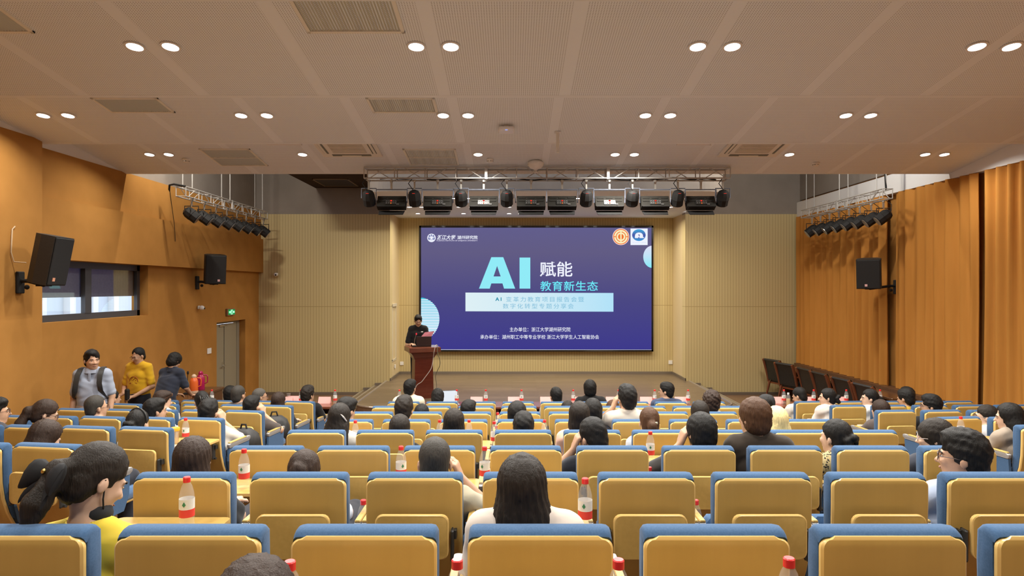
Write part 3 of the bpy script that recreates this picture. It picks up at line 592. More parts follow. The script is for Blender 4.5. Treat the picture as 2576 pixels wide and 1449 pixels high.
cable([px(1101,869,13.95),px(1096,869,13.88),px(1092,885,13.84),px(1090,900,13.93),px(1088,915,13.93),px(1083,930,13.9),px(1068,951,13.88),px(1060,961,13.87),px(1048,970,13.86),px(1040,990,13.84)],.008,'pale cable drooping across the lectern front',mat('grey cable',(.55,.50,.45,1),.5))
cable([px(1100,872,14.0),px(1101,888,13.92),px(1107,915,13.9),px(1096,944,13.9),px(1098,965,13.85),px(1099,985,13.75)],.007,'dark cable hanging right of the lectern',mat('olive cable',(.10,.09,.05,1),.5))
# desks
ZD=CZ-1.905
def desk(label,x0,x1,y0,y1,h,z0=0,cat='desk',topm=None,closed='near'):
    t=thing('long_desk',label,cat,((x0+x1)/2,(y0+y1)/2,z0)); W_,D_=x1-x0,y1-y0
    a=MB(); a.box((0,0,h-.02),(W_,D_,.04),b=.008); part('top',a,topm or m_mahol,t)
    a=MB(); a.box((0,D_/2-.05,h/2),(W_-.06,.025,h-.04)); part('modesty_panel',a,m_maho if not topm else m_walnut,t)
    n=max(2,round(W_/1.6)+1) if W_>D_ else 2
    for k in range(n):
        a=MB(); a.box((-W_/2+.05+(W_-.1)*k/(n-1),0,(h-.04)/2),(.04,D_-.08,h-.04)); part('side_panel',a,m_maho if not topm else m_walnut,t)
    a=MB(); a.box((0,.02,h-.16),(W_-.1,D_-.14,.015)); part('shelf',a,m_maho if not topm else m_walnut,t)
    return t
desk('long red brown front desk left of the stage',-5.2,-2.72,10.2,10.66,ZD-.09,.09); desk('long red brown front desk before the stage',-1.85,2.95,10.2,10.66,ZD-.09,.09); desk('long red brown front desk on the right side',4.15,6.85,10.2,10.66,ZD-.09,.09)
sd=thing('side_table','dark walnut side table along the left orange wall','table',(-6.2,11.95,0))
a=MB(); a.box((0,0,.775),(.74,1.9,.05),b=.008); part('top',a,m_walnut,sd); a=MB(); a.box((.33,0,.375),(.03,1.8,.75)); part('front_panel',a,m_walnut,sd)
for y in (-.9,.9): a=MB(); a.box((0,y,.375),(.68,.04,.75)); part('side_panel',a,m_walnut,sd)
ct=thing('wall_table','long walnut table along the right curtains','table',(7.12,13.9,0))
a=MB(); a.box((0,0,.765),(.44,4.7,.05),b=.008); part('top',a,m_walnut,ct); a=MB(); a.box((.15,0,.37),(.03,4.6,.74)); part('back_panel',a,m_walnut,ct)
for y in (-2.3,0,2.3): a=MB(); a.box((0,y,.37),(.40,.04,.74)); part('side_panel',a,m_walnut,ct)
# conference chairs with leather backs, facing the right wall (local +y is the facing direction)
def conf_meshes():
    P=[]; a=MB(); prof=[(-.25,.46),(-.30,.70),(-.36,.92),(-.40,.97),(-.385,1.0),(-.33,1.0),(-.30,.95),(-.24,.72),(-.17,.5)]
    a.prism(prof,-.27,.27,'x'); P.append(('backrest',a.mesh('conf_back',m_leath,.7)))
    a=MB(); a.box((0,.03,.45),(.52,.50,.11),b=.03); P.append(('seat',a.mesh('conf_seat',m_leath,.7)))
    for s_ in (-1,1):
        a=MB(); a.tube([(s_*.285,-.22,.40),(s_*.29,-.29,.70),(s_*.29,-.36,.93),(s_*.285,-.395,.985)],[.03,.035,.04,.03],8); P.append(('back_frame',a.mesh('conf_frame',m_chairwood,.8)))
        a=MB(); a.tube([(s_*.29,-.27,.68),(s_*.30,-.05,.70),(s_*.30,.2,.68),(s_*.295,.26,.62)],.025,8); a.tube([(s_*.295,.2,.67),(s_*.285,.2,.45)],.02,8); P.append(('armrest',a.mesh('conf_arm',m_chairwood,.8)))
        a=MB(); a.tube([(s_*.25,-.22,.42),(s_*.26,-.33,0)],[.03,.02],8); P.append(('leg',a.mesh('conf_leg',m_chairwood,.8)))
        a=MB(); a.tube([(s_*.25,.25,.42),(s_*.25,.27,0)],[.03,.02],8); P.append(('leg',a.mesh('conf_leg2',m_chairwood,.8)))
    a=MB(); a.box((0,.02,.385),(.5,.48,.04)); P.append(('seat_rail',a.mesh('conf_rail',m_chairwood)))
    return P
CM=conf_meshes()
for (x,d,rz,lab) in ((6.90,16.15,-1.25,'black leather conference chair in the right front corner, farthest of the row'),(6.86,15.35,-1.25,'black leather conference chair with its brown side frame turned, second from the corner'),(6.92,14.3,-PI/2+.06,'black leather conference chair at the wall table, third from the corner'),(6.92,13.6,-PI/2+.06,'black leather conference chair at the wall table, fourth from the corner'),(6.94,12.75,-PI/2+.1,'black leather conference chair at the wall table, fifth from the corner'),(6.94,11.95,-PI/2+.1,'black leather conference chair nearest of the row at the wall table')):
    t=thing('conference_chair',lab,'chair',(x,d,0),rz,'leather conference chairs by the curtains')
    for n_,me in CM: inst(n_,me,t)
# curtains
m_curt=noisy('orange curtain cloth',(.46,.20,.040,1),(.51,.225,.048,1),(8,8,1),.8,spec=.1)
nt,b=nodes_of(m_curt); 
def curtain(d0,d1,label,seed,dx=0):
    r=random.Random(seed); n=int((d1-d0)/.0225); zs_=[CZ-1.95,CZ-1.2,CZ-.3,CZ+.6,CZ+1.4,CZ+1.855]
    ph=0; phs=[]; amp=[]; A=.06; fr=r.uniform(18,30)
    for i in range(n+1):
        if i%9==0: fr=r.uniform(13,34); A=r.uniform(.03,.07)
        ph+=fr*(d1-d0)/n; phs.append(ph); amp.append(A)
    for _ in range(2): amp=[(amp[max(i-1,0)]+amp[i]+amp[min(i+1,n)])/3 for i in range(n+1)]
    rings=[]
    for j,z in enumerate(zs_):
        k=(.75+.25*j/5) if j else .9; off=.5*(1-j/5)
        front=[]; 
        for i in range(n+1):
            d=d0+(d1-d0)*i/n; x=7.47+dx+amp[i]*k*math.sin(phs[i]+off*math.sin(i*.13+seed))+.012*math.sin(i*.9+j)*(1-j/6)
            front.append((x,d+.03*math.sin(i*.11+j*.6+seed)*(1-j/5),z))
        back=[(x+.012,d,z) for x,d,z in reversed(front)]
        rings.append(front+back)
    a=MB(); a.loft(rings); return tag(part('curtain',a,m_curt,smooth=1.2),label,'curtain','orange wall curtains')
curtain(14.55,16.6,'orange curtain in the front corner beside the grooved wall',3); curtain(12.72,14.47,'orange curtain behind the right loudspeaker',5); curtain(10.22,12.42,'wide orange curtain right of the loudspeaker, left of the dark gap',8); curtain(6.6,10.12,'long orange curtain right of the dark gap',11); curtain(2.0,6.5,'orange curtain beyond the right edge of the photo',13)
# ------------------------------------------------------------------ bottles, cards, flasks
m_clear=mat('clear plastic',(.80,.82,.82,1),.06,alpha=.15,spec=.9); m_water=mat('water',(.72,.76,.76,1),.03,alpha=.22,spec=.8); m_lab=mat('bottle label white',(.74,.74,.70,1),.5); m_labr=mat('bottle label red',(.70,.05,.04,1),.5); m_labg=mat('bottle label green',(.04,.22,.10,1),.5); m_tea=mat('pale tea',(.75,.55,.22,1),.05,alpha=.6,spec=.8)
def bottle_meshes():
    a=MB(); a.lathe([(.026,0),(.031,.006),(.032,.03),(.030,.04),(.032,.05),(.032,.145),(.030,.165),(.022,.195),(.0135,.212),(.0135,.222)],n=16); B=a.mesh('bottle_body',m_clear,.8)
    a=MB(); a.lathe([(.0155,.212),(.0155,.233),(.013,.236)],n=14); C=a.mesh('bottle_cap',m_red,.5)
    a=MB(); a.lathe([(.0326,.095),(.0326,.14)],n=16,mi=0,cap=False); a.lathe([(.0326,.06),(.0326,.095)],n=16,mi=1,cap=False); a.prism([(-.008,.118),(0,.108),(.008,.118),(0,.132)],-.0335,-.0325,'y',2); L=a.mesh('bottle_label',[m_lab,m_labr,m_labg],1.2)
    return B,C,L
BB,BC,BL=bottle_meshes()
def bottle(x,y,z,label,grp=None,rz=None):
    t=thing('water_bottle',label,'bottle',(x,y,z),random.uniform(-.6,.6) if rz is None else rz,grp)
    inst('body',BB,t); inst('cap',BC,t); inst('label_sleeve',BL,t); return t
m_pink=mat('pink card',(.80,.42,.38,1),.7)
def card(pxx,label,grp,d=10.52,w_=.20):
    x=(pxx-CX)/F*d; a=MB(); a.prism([(-.05,0),(.045,0),(0,.105)],-w_/2,w_/2,'x'); o=part('name_card',a,m_pink); o.location=(x,d,ZD); tag(o,label,'name card',grp)
def deskrow(pxs,name,d=10.45):
    for i,p in enumerate(pxs): bottle((p-CX)/F*d,d,ZD,f'red-capped water bottle, {ORD[i]} from the left on the {name} front desk',f'bottles on the {name} desk')
deskrow([533,757,843],'left'); deskrow([1005,1149,1222,1312,1442,1556,1647,1731],'central'); deskrow([1972,2047,2129,2214],'right')
for p,g in ((([722,740,817]),'left'),(([1199,1293,1374,1453,1539,1625,1712]),'central'),(([1953,2035,2112]),'right')):
    for i,q in enumerate(p): card(q,f'pink folded name card, {ORD[i]} from the left on the {g} front desk',f'name cards on the {g} desk',10.53+(.08 if q==740 else 0))
t=thing('tea_bottle','uncapped-looking clear bottle of pale tea on the right front desk','bottle',((1983-CX)/F*10.3,10.3,ZD))
a=MB(); a.lathe([(.030,0),(.032,.02),(.032,.14),(.026,.165),(.016,.18)],n=16); part('body',a,m_clear,t,.8); a=MB(); a.lathe([(.028,.004),(.030,.02),(.030,.11)],n=16); part('tea',a,m_tea,t,.8); a=MB(); a.lathe([(.017,.18),(.017,.205),(.015,.208)],n=14); part('cap',a,m_wht,t,.5)
t=thing('tea_jar','clear capless jar behind the left front desk cards','bottle',((726-CX)/F*10.56,10.56,ZD)); a=MB(); a.lathe([(.034,0),(.036,.01),(.036,.10),(.03,.12),(.03,.14)],n=16); part('body',a,m_clear,t,.8); a=MB(); a.lathe([(.032,.14),(.032,.155)],n=16); part('lid',a,m_steel,t)
lp=thing('laptop','laptop with a white page on the central front desk','laptop',((1128-CX)/F*10.5,10.5,ZD),.25); a=MB(); a.box((0,-.1,.008),(.31,.21,.016),b=.004); part('keyboard_base',a,m_steel,lp); a=MB(); a.M=Matrix.Translation((0,.005,.012))@Matrix.Rotation(-.15,4,'X'); a.box((0,0,.10),(.31,.008,.2),b=.003); ld=part('lid',a,m_blackp,lp); a=MB(); a.M=Matrix.Translation((0,.005,.012))@Matrix.Rotation(-.15,4,'X'); a.box((0,-.006,.10),(.295,.003,.185)); part('display',a,emis('white page',(232,238,245)),ld)
def flask(label,pxx,d,m1,m2,grp,hgt=1):
    t=thing('thermos_flask',label,'thermos',((pxx-CX)/F*d,d,.80),.3,grp); t.scale=(1,1,hgt)
    a=MB(); a.lathe([(.07,0),(.075,.01),(.075,.05)],n=18); part('base',a,m2,t,.6); a=MB(); a.lathe([(.072,.05),(.074,.06),(.074,.22),(.06,.27),(.04,.295)],n=18); part('body',a,m1,t,.7)
    a=MB(); a.lathe([(.04,.295),(.045,.30),(.045,.33),(.03,.345),(.02,.36)],n=18); part('stopper',a,m2 if hgt==1 else m1,t,.6); a=MB(); a.tube([(.05,0,.29),(.11,0,.28),(.125,0,.24),(.12,0,.14),(.072,0,.12)],.011,8); part('handle',a,m1,t,.8)
flask('orange thermos flask on the side table',488,12.1,mat('orange plastic',(.80,.15,.03,1),.3),mat('thermos cream',(.7,.5,.35,1),.4),'thermos flasks'); flask('magenta thermos flask behind the orange one on the side table',505,12.5,mat('magenta plastic',(.42,.01,.09,1),.3),mat('magenta plastic'),'thermos flasks',1.02)
t=thing('desk_microphone','black gooseneck microphone standing on the side table','microphone',((472-CX)/F*12.0,12.0,.80)); a=MB(); a.box((0,0,.015),(.11,.14,.03),b=.01); part('base',a,m_black,t); a=MB(); a.tube([(0,0,.03),(0,0,.3),(.005,0,.38)],.006,6); part('stem',a,m_black,t); a=MB(); a.ell((.005,0,.40),(.02,.02,.035)); part('capsule',a,m_black,t,.9)
a=MB(); a.box((0,0,.01),(.24,.16,.02),b=.004); o=part('paper_stack',a,mat('paper white',(.72,.72,.70,1),.7)); o.location=((546-CX)/F*10.42,10.42,ZD); tag(o,'white papers on the left front desk behind the first bottle','paper')
# ------------------------------------------------------------------ auditorium chairs
m_beech=noisy('beech veneer',(.47,.305,.082,1),(.53,.35,.10,1),(9,9,.6),.35,detail=6,spec=.45)
m_edge=mat('beech edge',(.74,.50,.17,1),.3,spec=.5); m_tab=noisy('tablet laminate',(.47,.31,.085,1),(.52,.34,.10,1),(40,40,40),.4)
m_blue=noisy('blue upholstery',(.045,.100,.195,1),(.062,.122,.228,1),(160,160,160),.9,spec=.12,sheen=.12); m_grey=mat('grey cast metal',(.36,.35,.34,1),.45,.3)
def chair_meshes():
    M={}
    # back panel: profile of the rear face (y,z) and its outline with rounded top corners
    prof=[(.135,.30),(.095,.36),(.055,.44),(.02,.55),(.004,.66),(0,.78),(0,.862),(0,.870),(0,.878),(.001,.885),(.002,.890),(.003,.8945),(.004,.897)]
    a=MB(); rings=[]; T=.02; Wd=.231; c=.007
    for y,z in prof:
        ds=.897-z; r=.03; w_=Wd-(r-math.sqrt(max(0,r*r-max(0,r-ds)**2)) if ds<r else 0)
        rings.append([(-w_+c,y,z),(w_-c,y,z),(w_,y+c,z),(w_,y+T,z),(-w_,y+T,z),(-w_,y+c,z)])
    w_=rings[-1][1][0]-.01; rings.append([(-w_,.009,.905),(w_,.009,.905),(w_,.012,.905),(w_,.018,.905),(-w_,.018,.905),(-w_,.012,.905)])
    a.loft(rings,0); n=6
    for i,f in enumerate(a.f[:-2]):
        r_,j=divmod(i,n); a.m[i]=0 if (j in (0,3) and r_<len(prof)-2) else 1
    a.m[-1]=1; M['back_panel']=a.mesh('chair_back_panel',[m_beech,m_edge],.5)
    # backrest cushion wrapping over the top edge
    cp=[(.012,.902),(.020,.912),(.038,.920),(.062,.922),(.088,.916),(.106,.895),(.110,.80),(.106,.66),(.118,.54),(.16,.44),(.20,.37),(.19,.345),(.15,.35),(.105,.40),(.068,.47),(.04,.56),(.026,.66),(.022,.78),(.022,.88)]
    cyy=sum(p[0] for p in cp)/len(cp); rings=[]
    for x,k in ((-.2295,.022),(-.2265,.009),(-.219,.002),(-.205,0),(0,0),(.205,0),(.219,.002),(.2265,.009),(.2295,.022)):
        R=[]
        for i,(y,z) in enumerate(cp):
            R.append((x,y+(-k if (y>cyy and z>.45) else k*.5 if z>.45 else -k*.5)*.8,z-(k if z>.9 else -k if z<.4 else 0)))
        rings.append(R)
    a=MB(); a.loft(rings); M['backrest']=a.mesh('chair_backrest',m_blue,.9)
    # seat, down and folded up
    def seat(up):
        a=MB(); 
        if up: a.M=Matrix.Translation((0,.25,.22))@Matrix.Rotation(math.radians(72),4,'X')@Matrix.Diagonal((.83,.9,1,1))
        else: a.M=Matrix.Translation((0,.17,.44))
        a.loft([[(x*k,.01+.44*yy*k+(1-k)*.22,z) for x,yy in ((-.235,0),(.235,0),(.235,.9),(.19,1),(-.19,1),(-.235,.9))] for z,k in ((-.04,.94),(-.02,1),(.02,1),(.045,.94))]); A=a.mesh('chair_seat',m_blue,.9)
        b_=MB(); b_.M=Matrix(a.M); b_.box((0,.22,-.05),(.44,.40,.018),b=.006); return A,b_.mesh('chair_seat_shell',m_beech)
    M['seat0']=seat(False); M['seat1']=seat(True)
    # writing tablet, folded down behind the back or opened flat
    a=MB(); o=[(x,z) for x,z in rrect(.173,.104,.035,4,0,.652)]; o2=[(x*.97,.652+(z-.652)*.97) for x,z in o]
    a.loft([[(x,-.072,z) for x,z in o2],[(x,-.069,z) for x,z in o],[(x,-.052,z) for x,z in o]],1,True,0); M['tab0']=a.mesh('tablet_folded',[m_tab,m_edge],.5)
    a=MB(); a.M=Matrix.Translation((0,-.19,.728)); a.loft([[(x,y,z) for x,y in rrect(.265,.15,.03,4)] for z in (-.009,.009)],1,True,0); M['tab1']=a.mesh('tablet_open',[m_tab,m_edge],.5)
    for s_ in (-1,1):
        a=MB(); a.box((s_*.187,-.035,.605),(.016,.05,.15),b=.007); a.box((s_*.20,-.012,.65),(.012,.04,.04)); a.tube([(s_*.18,-.03,.54),(s_*.21,-.03,.54)],.012,8); M[f'br{s_}']=a.mesh('tablet_bracket',m_blackp)
        a=MB(); a.loft([rrect3(s_*.262,.017,y0,y1,z) for y0,y1,z in ((.10,.46,.61),(.09,.485,.625),(.09,.49,.645),(.11,.48,.655))]); M[f'cap{s_}']=a.mesh('arm_metal',m_grey,.6)
        a=MB(); a.box((s_*.262,.26,.659),(.032,.30,.014),b=.005); M[f'pad{s_}']=a.mesh('arm_pad',m_tab)
        a=MB(); a.prism([(.12,.36),(.40,.36),(.45,.46),(.46,.605),(.10,.605),(.09,.48)],s_*.262-.012,s_*.262+.012,'x'); M[f'side{s_}']=a.mesh('arm_side_panel',m_blue)
        a=MB(); a.box((s_*.262,.24,.19),(.026,.07,.38)); a.box((s_*.262,.24,.012),(.05,.24,.024),b=.006); M[f'leg{s_}']=a.mesh('chair_leg',m_grey)
    return M
def rrect3(cx,hx,y0,y1,z): return [(x,y,z) for x,y in rrect(hx,(y1-y0)/2,.012,2,cx,(y0+y1)/2)]
CH=chair_meshes(); CHAIRS={}
ROWS='ABCDEFGH'
DC={r:2.01+1.04*i for i,r in enumerate(ROWS)}
for r in ROWS:
    for c in range(9):
        if r=='A' and c>6 : continue
        CHAIRS[('M',r,c)]=(-1.59+.56*c,DC[r],0)
DL={'B':3.2,'C':4.22,'D':5.38,'E':6.37,'F':7.43,'G':8.45,'H':9.42}
for r,n in (('C',2),('D',4),('E',5),('F',5),('G',5),('H',5)):
    for k in range(n): CHAIRS[('L',r,k)]=(-3.1-.01*ROWS.index(r)-.553*k,DL[r]+.085*k,math.radians(-8))
DR={'D':(4.72,5.62),'E':(4.60,6.5),'F':(4.55,7.5),'G':(4.49,8.45),'H':(4.43,9.4)}
for r,n in (('D',1),('E',3),('F',4),('G',5),('H',5)):
    for k in range(n): CHAIRS[('R',r,k)]=(DR[r][0]+.56*k,DR[r][1]+.02*k,math.radians(7 if r in 'DE' else 4))
OPEN={('M','A',2),('M','A',3),('M','A',4),('M','B',0),('M','B',3),('M','C',0),('M','C',2),('M','C',3),('M','D',5),('M','E',0),('M','E',2),('M','E',3),('M','F',3),('L','E',0),('R','E',0)}
def place_chair(key,who):
    x,d,rz=CHAIRS[key]; blk,r,c=key; i=max(0,ROWS.find(r))
    bn={'M':'middle block','L':'left block','R':'right block'}[blk]; rn={'A':'nearest row','H':'front row by the desks'}.get(r,ORD[i]+' row from camera')
    cn={'M':ORD[c]+' from left','L':ORD[c]+' from aisle','R':ORD[c]+' from aisle'}[blk]
    lab=f'blue-and-beech chair with {who}' if who else f'empty blue-and-beech chair, {cn}, {rn}, {bn}'
    if who and len(lab.split())>16: lab=' '.join(lab.split()[:16])
    t=thing('auditorium_chair',lab,'chair',(x,d,zfl(d)),rz,f'auditorium chairs, {bn}')
    inst('back_panel',CH['back_panel'],t); inst('backrest',CH['backrest'],t)
    st,sh=CH['seat0' if who else 'seat1']; o=inst('seat',st,t); inst('seat_shell',sh,o)
    inst('writing_tablet',CH['tab1' if key in OPEN else 'tab0'],t)
    for s_ in (-1,1):
        inst('tablet_bracket',CH[f'br{s_}'],t); o=inst('armrest',CH[f'cap{s_}'],t); inst('arm_pad',CH[f'pad{s_}'],o); inst('side_panel',CH[f'side{s_}'],t); inst('leg',CH[f'leg{s_}'],t)
# bottles standing on opened tablets and seats
def tabz(key): return zfl(CHAIRS[key][1])+.737
def onb(key,pxx,d,label): bottle((pxx-CX)/F*d,d,tabz(key),label,'bottles among the seats')
onb(('M','B',0),470,2.86,'half-full red-capped bottle on the open tablet behind the first chair, second row')
onb(('M','B',3),1472,2.84,'red-capped bottle right of the long-haired woman in a white shirt')
onb(('M','C',0),614,3.86,'full bottle with a landscape label on a tablet, left of middle, third row')
onb(('M','C',3),1219,3.92,'red-capped bottle beside the raised elbow of the man in grey')
onb(('M','C',2),1009,3.93,'red cap just peeking over the third chair of the second row')
onb(('M','D',5),1636,4.9,'red-labelled bottle standing in full view on an open tablet, right of centre')
onb(('L','E',0),467,6.15,'bottle beside the orange-lidded cup in the left block')
onb(('M','E',0),894,5.92,'red cap by the white shirt of the woman with a hair clip')
onb(('M','E',3),1243,5.88,'bottle at the left edge of a tablet, nearer one of two behind centre seats')
onb(('M','F',3),1252,6.95,'bottle at the left edge of a tablet, farther one of two behind centre seats')
onb(('M','E',3),1370,5.95,'red cap peeking over the chair right of the bent dark head in row four')
onb(('M','E',2),1106,5.95,'red cap left of the bob-haired head in the fourth row')
onb(('M','E',2),1180,5.95,'red cap right of the bob-haired head in the fourth row')
onb(('R','E',0),2417,6.3,'bottle behind the man in glasses, on a right block tablet')
onb(('M','A',3),1150,1.69,'red cap at the bottom edge of the photo, just left of centre')
onb(('M','A',3),1556,1.69,'red cap at the bottom edge of the photo, right of centre'); onb(('M','A',2),729,1.68,'red cap at the bottom edge of the photo beside the third near chair'); onb(('M','A',4),1985,1.70,'red cap at the bottom edge of the photo, far right')
for key,pxx,d,lab in ((('M','B',2),914,3.3,'red-capped bottle between the second and third chairs of row two'),(('M','B',5),1750,3.3,'bottle half hidden behind the fifth chair of row two'),(('M','C',5),1634,4.36,'red cap below the standing bottle, right of centre')):
    bottle((pxx-CX)/F*d,d,zfl(CHAIRS[key][1])+.487,lab,'bottles among the seats')
t=thing('lidded_cup','clear plastic cup with an orange lid in the left block','cup',((440-CX)/F*6.1,6.1,tabz(('L','E',0))))
a=MB(); a.lathe([(.032,0),(.04,.13)],n=18); part('body',a,mat('milky plastic',(.62,.46,.28,1),.2,alpha=.55),t,.8); a=MB(); a.lathe([(.044,.125),(.046,.14),(.042,.155),(.02,.16)],n=18); part('lid',a,mat('orange lid',(.80,.42,.03,1),.35),t,.5); a=MB(); a.box((.02,0,.165),(.02,.014,.016),b=.004); part('stopper',a,m_wht,t)
b_=bottle((1182-CX)/F*2.5,2.5,zfl(2.5)+.56,'crumpled clear bottle wedged between two near chairs',None,.4); b_.rotation_euler=(1.2,0,.5)
def backpack(loc,label,s=1,rz=0):
    t=thing('backpack',label,'bag',loc,rz); t.scale=(s,)*3; m=noisy('black nylon',(.018,.017,.017,1),(.035,.033,.031,1),(12,12,12),.6)
    a=MB(); R=[]
    for z,w_,h_ in ((0,.17,.10),(.05,.2,.13),(.15,.2,.13),(.25,.17,.11),(.31,.1,.07)): R.append([(x+.01*math.sin(7*z+y*20),y,z) for x,y in rrect(w_,h_,.05,3)])
    a.loft(R); part('body',a,m,t,1.2); a=MB(); a.tube([(-.05,0,.30),(-.03,0,.37),(.03,0,.37),(.05,0,.30)],.012,6); part('handle',a,m_black,t,.9); a=MB(); a.box((0,-.13,.12),(.24,.05,.16),b=.02); part('front_pocket',a,m,t,.9)
x,d,_=CHAIRS[('L','F',0)]; backpack((x+.14,d+.62,zfl(d)+.46),'black backpack on the lap of the man raising his hand, left block',.9,.3)
x,d,_=CHAIRS[('L','E',0)]; backpack((x+.20,d+.60,zfl(d)+.44),'black bag beside the white sleeve of the head-scratching man',.8,-.2)
# ------------------------------------------------------------------ people: one continuous body each, grown from blended limbs
class Field:
    def __init__(s): s.p=[]; s.sub=[]; s.cut=[]; s.warp=None
    def cap(s,a,b,ra,rb=None,k=.03):
        s.p.append(('c',np.array(a,float),np.array(b,float),ra,ra if rb is None else rb,k)); return s
    def ell(s,c,r,R=None,k=.03,sub=False):
        (s.sub if sub else s.p).append(('e',np.array(c,float),np.array(r,float),np.eye(3) if R is None else R,None,k)); return s
    @staticmethod
    def dist(q,X,Y,Z):
        if q[0]=='c':
            _,a,b,ra,rb,_k=q; ab=b-a; L=max(ab@ab,1e-9); px_,py_,pz_=X-a[0],Y-a[1],Z-a[2]
            t=np.clip((px_*ab[0]+py_*ab[1]+pz_*ab[2])/L,0,1)
            return np.sqrt((px_-t*ab[0])**2+(py_-t*ab[1])**2+(pz_-t*ab[2])**2)-(ra+(rb-ra)*t)
        _,c,r,R,_,_k=q; px_,py_,pz_=X-c[0],Y-c[1],Z-c[2]
        u=[R[0,i]*px_+R[1,i]*py_+R[2,i]*pz_ for i in range(3)]
        k0=np.sqrt(sum((u[i]/r[i])**2 for i in range(3))); k1=np.sqrt(sum((u[i]/r[i]**2)**2 for i in range(3)))+1e-6
        return k0*(k0-1)/k1
    @staticmethod
    def bb(q):
        if q[0]=='c': m=max(q[3],q[4]); return np.minimum(q[1],q[2])-m,np.maximum(q[1],q[2])+m
        e=np.sqrt(((q[3]*q[2])**2).sum(1)); return q[1]-e,q[1]+e
    def mesh(s,h,name,m):
        B=[s.bb(q) for q in s.p]; lo=np.min([b[0] for b in B],0)-3*h-.02; hi=np.max([b[1] for b in B],0)+3*h+.02
        n=np.ceil((hi-lo)/h).astype(int)+1; ax=[(lo[i]+h*np.arange(n[i])).astype(np.float32) for i in range(3)]
        G=np.full(n,.3,np.float32)
        for q,(b0,b1) in zip(s.p,B):
            mg=q[5]+2.5*h; i0=np.maximum(np.floor((b0-mg-lo)/h).astype(int),0); i1=np.minimum(np.ceil((b1+mg-lo)/h).astype(int)+1,n)
            sl=tuple(slice(i0[i],i1[i]) for i in range(3)); X,Y,Z=ax[0][sl[0],None,None],ax[1][None,sl[1],None],ax[2][None,None,sl[2]]
            d=s.dist(q,X,Y,Z).astype(np.float32); g=G[sl]; k=max(q[5],1e-4); hh=np.clip(.5+.5*(g-d)/k,0,1); G[sl]=g*(1-hh)+d*hh-k*hh*(1-hh)
        X,Y,Z=ax[0][:,None,None],ax[1][None,:,None],ax[2][None,None,:]
        if s.warp is not None: G=G+s.warp(X,Y,Z)
        for q in s.sub:
            if q[0]=='e' or q[0]=='c': G=np.maximum(G,-s.dist(q,X,Y,Z))
        for fn in getattr(s,'cutfn',[]): G=np.maximum(G,fn(X,Y,Z))
        for nv,c in s.cut: G=np.maximum(G,(nv[0]*X+nv[1]*Y+nv[2]*Z-c))
        return nets(G.astype(np.float32),lo,h,name,m)
def nets(G,lo,h,name,m):
    G[0]=G[-1]=.1; G[:,0]=G[:,-1]=.1; G[:,:,0]=G[:,:,-1]=.1
    I=G<0; n=G.shape; C=[(0,0,0),(1,0,0),(0,1,0),(1,1,0),(0,0,1),(1,0,1),(0,1,1),(1,1,1)]
    cnt=np.zeros([v-1 for v in n],np.int8)
    for c in C: cnt+=I[c[0]:n[0]-1+c[0],c[1]:n[1]-1+c[1],c[2]:n[2]-1+c[2]]
    act=np.argwhere((cnt>0)&(cnt<8)); V=np.stack([G[act[:,0]+c[0],act[:,1]+c[1],act[:,2]+c[2]] for c in C],1)
    P=np.zeros((len(act),3)); W=np.zeros(len(act))
    for a in range(8):
        for ax in (1,2,4):
            b=a|ax
            if b==a: continue
            mk=(V[:,a]<0)!=(V[:,b]<0); va,vb=V[mk,a],V[mk,b]; t=va/(va-vb); ca,cb=np.array(C[a]),np.array(C[b]); P[mk]+=ca+(cb-ca)*t[:,None]; W[mk]+=1
    P=(act+P/W[:,None])*h+lo; idx=np.full([v-1 for v in n],-1,np.int64); idx[act[:,0],act[:,1],act[:,2]]=np.arange(len(act)); Q=[]
    for ax,(u,v) in ((0,(1,2)),(1,(2,0)),(2,(0,1))):
        sa=[slice(None)]*3; sb=[slice(None)]*3; sa[ax]=slice(0,n[ax]-1); sb[ax]=slice(1,n[ax]); A,B=I[tuple(sa)],I[tuple(sb)]
        e=np.argwhere(A!=B); ins=A[e[:,0],e[:,1],e[:,2]]; ks=[]
        for du,dv in ((1,1),(0,1),(0,0),(1,0)):
            c=e.copy(); c[:,u]-=du; c[:,v]-=dv; ks.append(idx[c[:,0],c[:,1],c[:,2]])
        q=np.stack(ks,1); q[~ins]=q[~ins][:,::-1]; Q.append(q)
    Q=np.concatenate(Q); Q=Q[(Q>=0).all(1)]
    me=bpy.data.meshes.new(name); me.vertices.add(len(P)); me.vertices.foreach_set('co',P.ravel().astype(np.float32)); me.loops.add(len(Q)*4); me.loops.foreach_set('vertex_index',Q.ravel().astype(np.int32))
    me.polygons.add(len(Q)); me.polygons.foreach_set('loop_start',np.arange(0,len(Q)*4,4,dtype=np.int32)); me.polygons.foreach_set('use_smooth',np.ones(len(Q),bool)); me.update(calc_edges=True); me.materials.append(m); return me
HC={'black':(.008,.007,.006),'soft':(.015,.011,.008),'brown':(.026,.015,.010),'auburn':(.055,.025,.011),'blonde':(.58,.47,.22),'grey':(.034,.030,.025),'greyer':(.075,.068,.058)}
def hairmat(c): return noisy('hair '+c,HC[c],tuple(v*1.7+.002 for v in HC[c]),(240,240,14),.55,spec=.22,bump=.35)
def cloth(c): return noisy('cloth %d %d %d'%c,tuple(v*.93 for v in lin(c)[:3]),lin(c)[:3],(9,9,9),.9,spec=.1,sheen=.15,bump=.12)
m_skin=noisy('skin',(.50,.29,.18,1),(.56,.33,.21,1),(14,14,14),.5,spec=.35); m_skinf=noisy('fair skin',(.60,.38,.26,1),(.65,.42,.29,1),(14,14,14),.5,spec=.35)
m_lip=mat('lips',(.36,.16,.12,1),.5); m_eye=mat('eye dark',(.02,.015,.012,1),.15); m_glass=mat('spectacle frame',(.10,.06,.045,1),.3); m_white_eye=mat('eye white',(.62,.58,.52,1),.3)
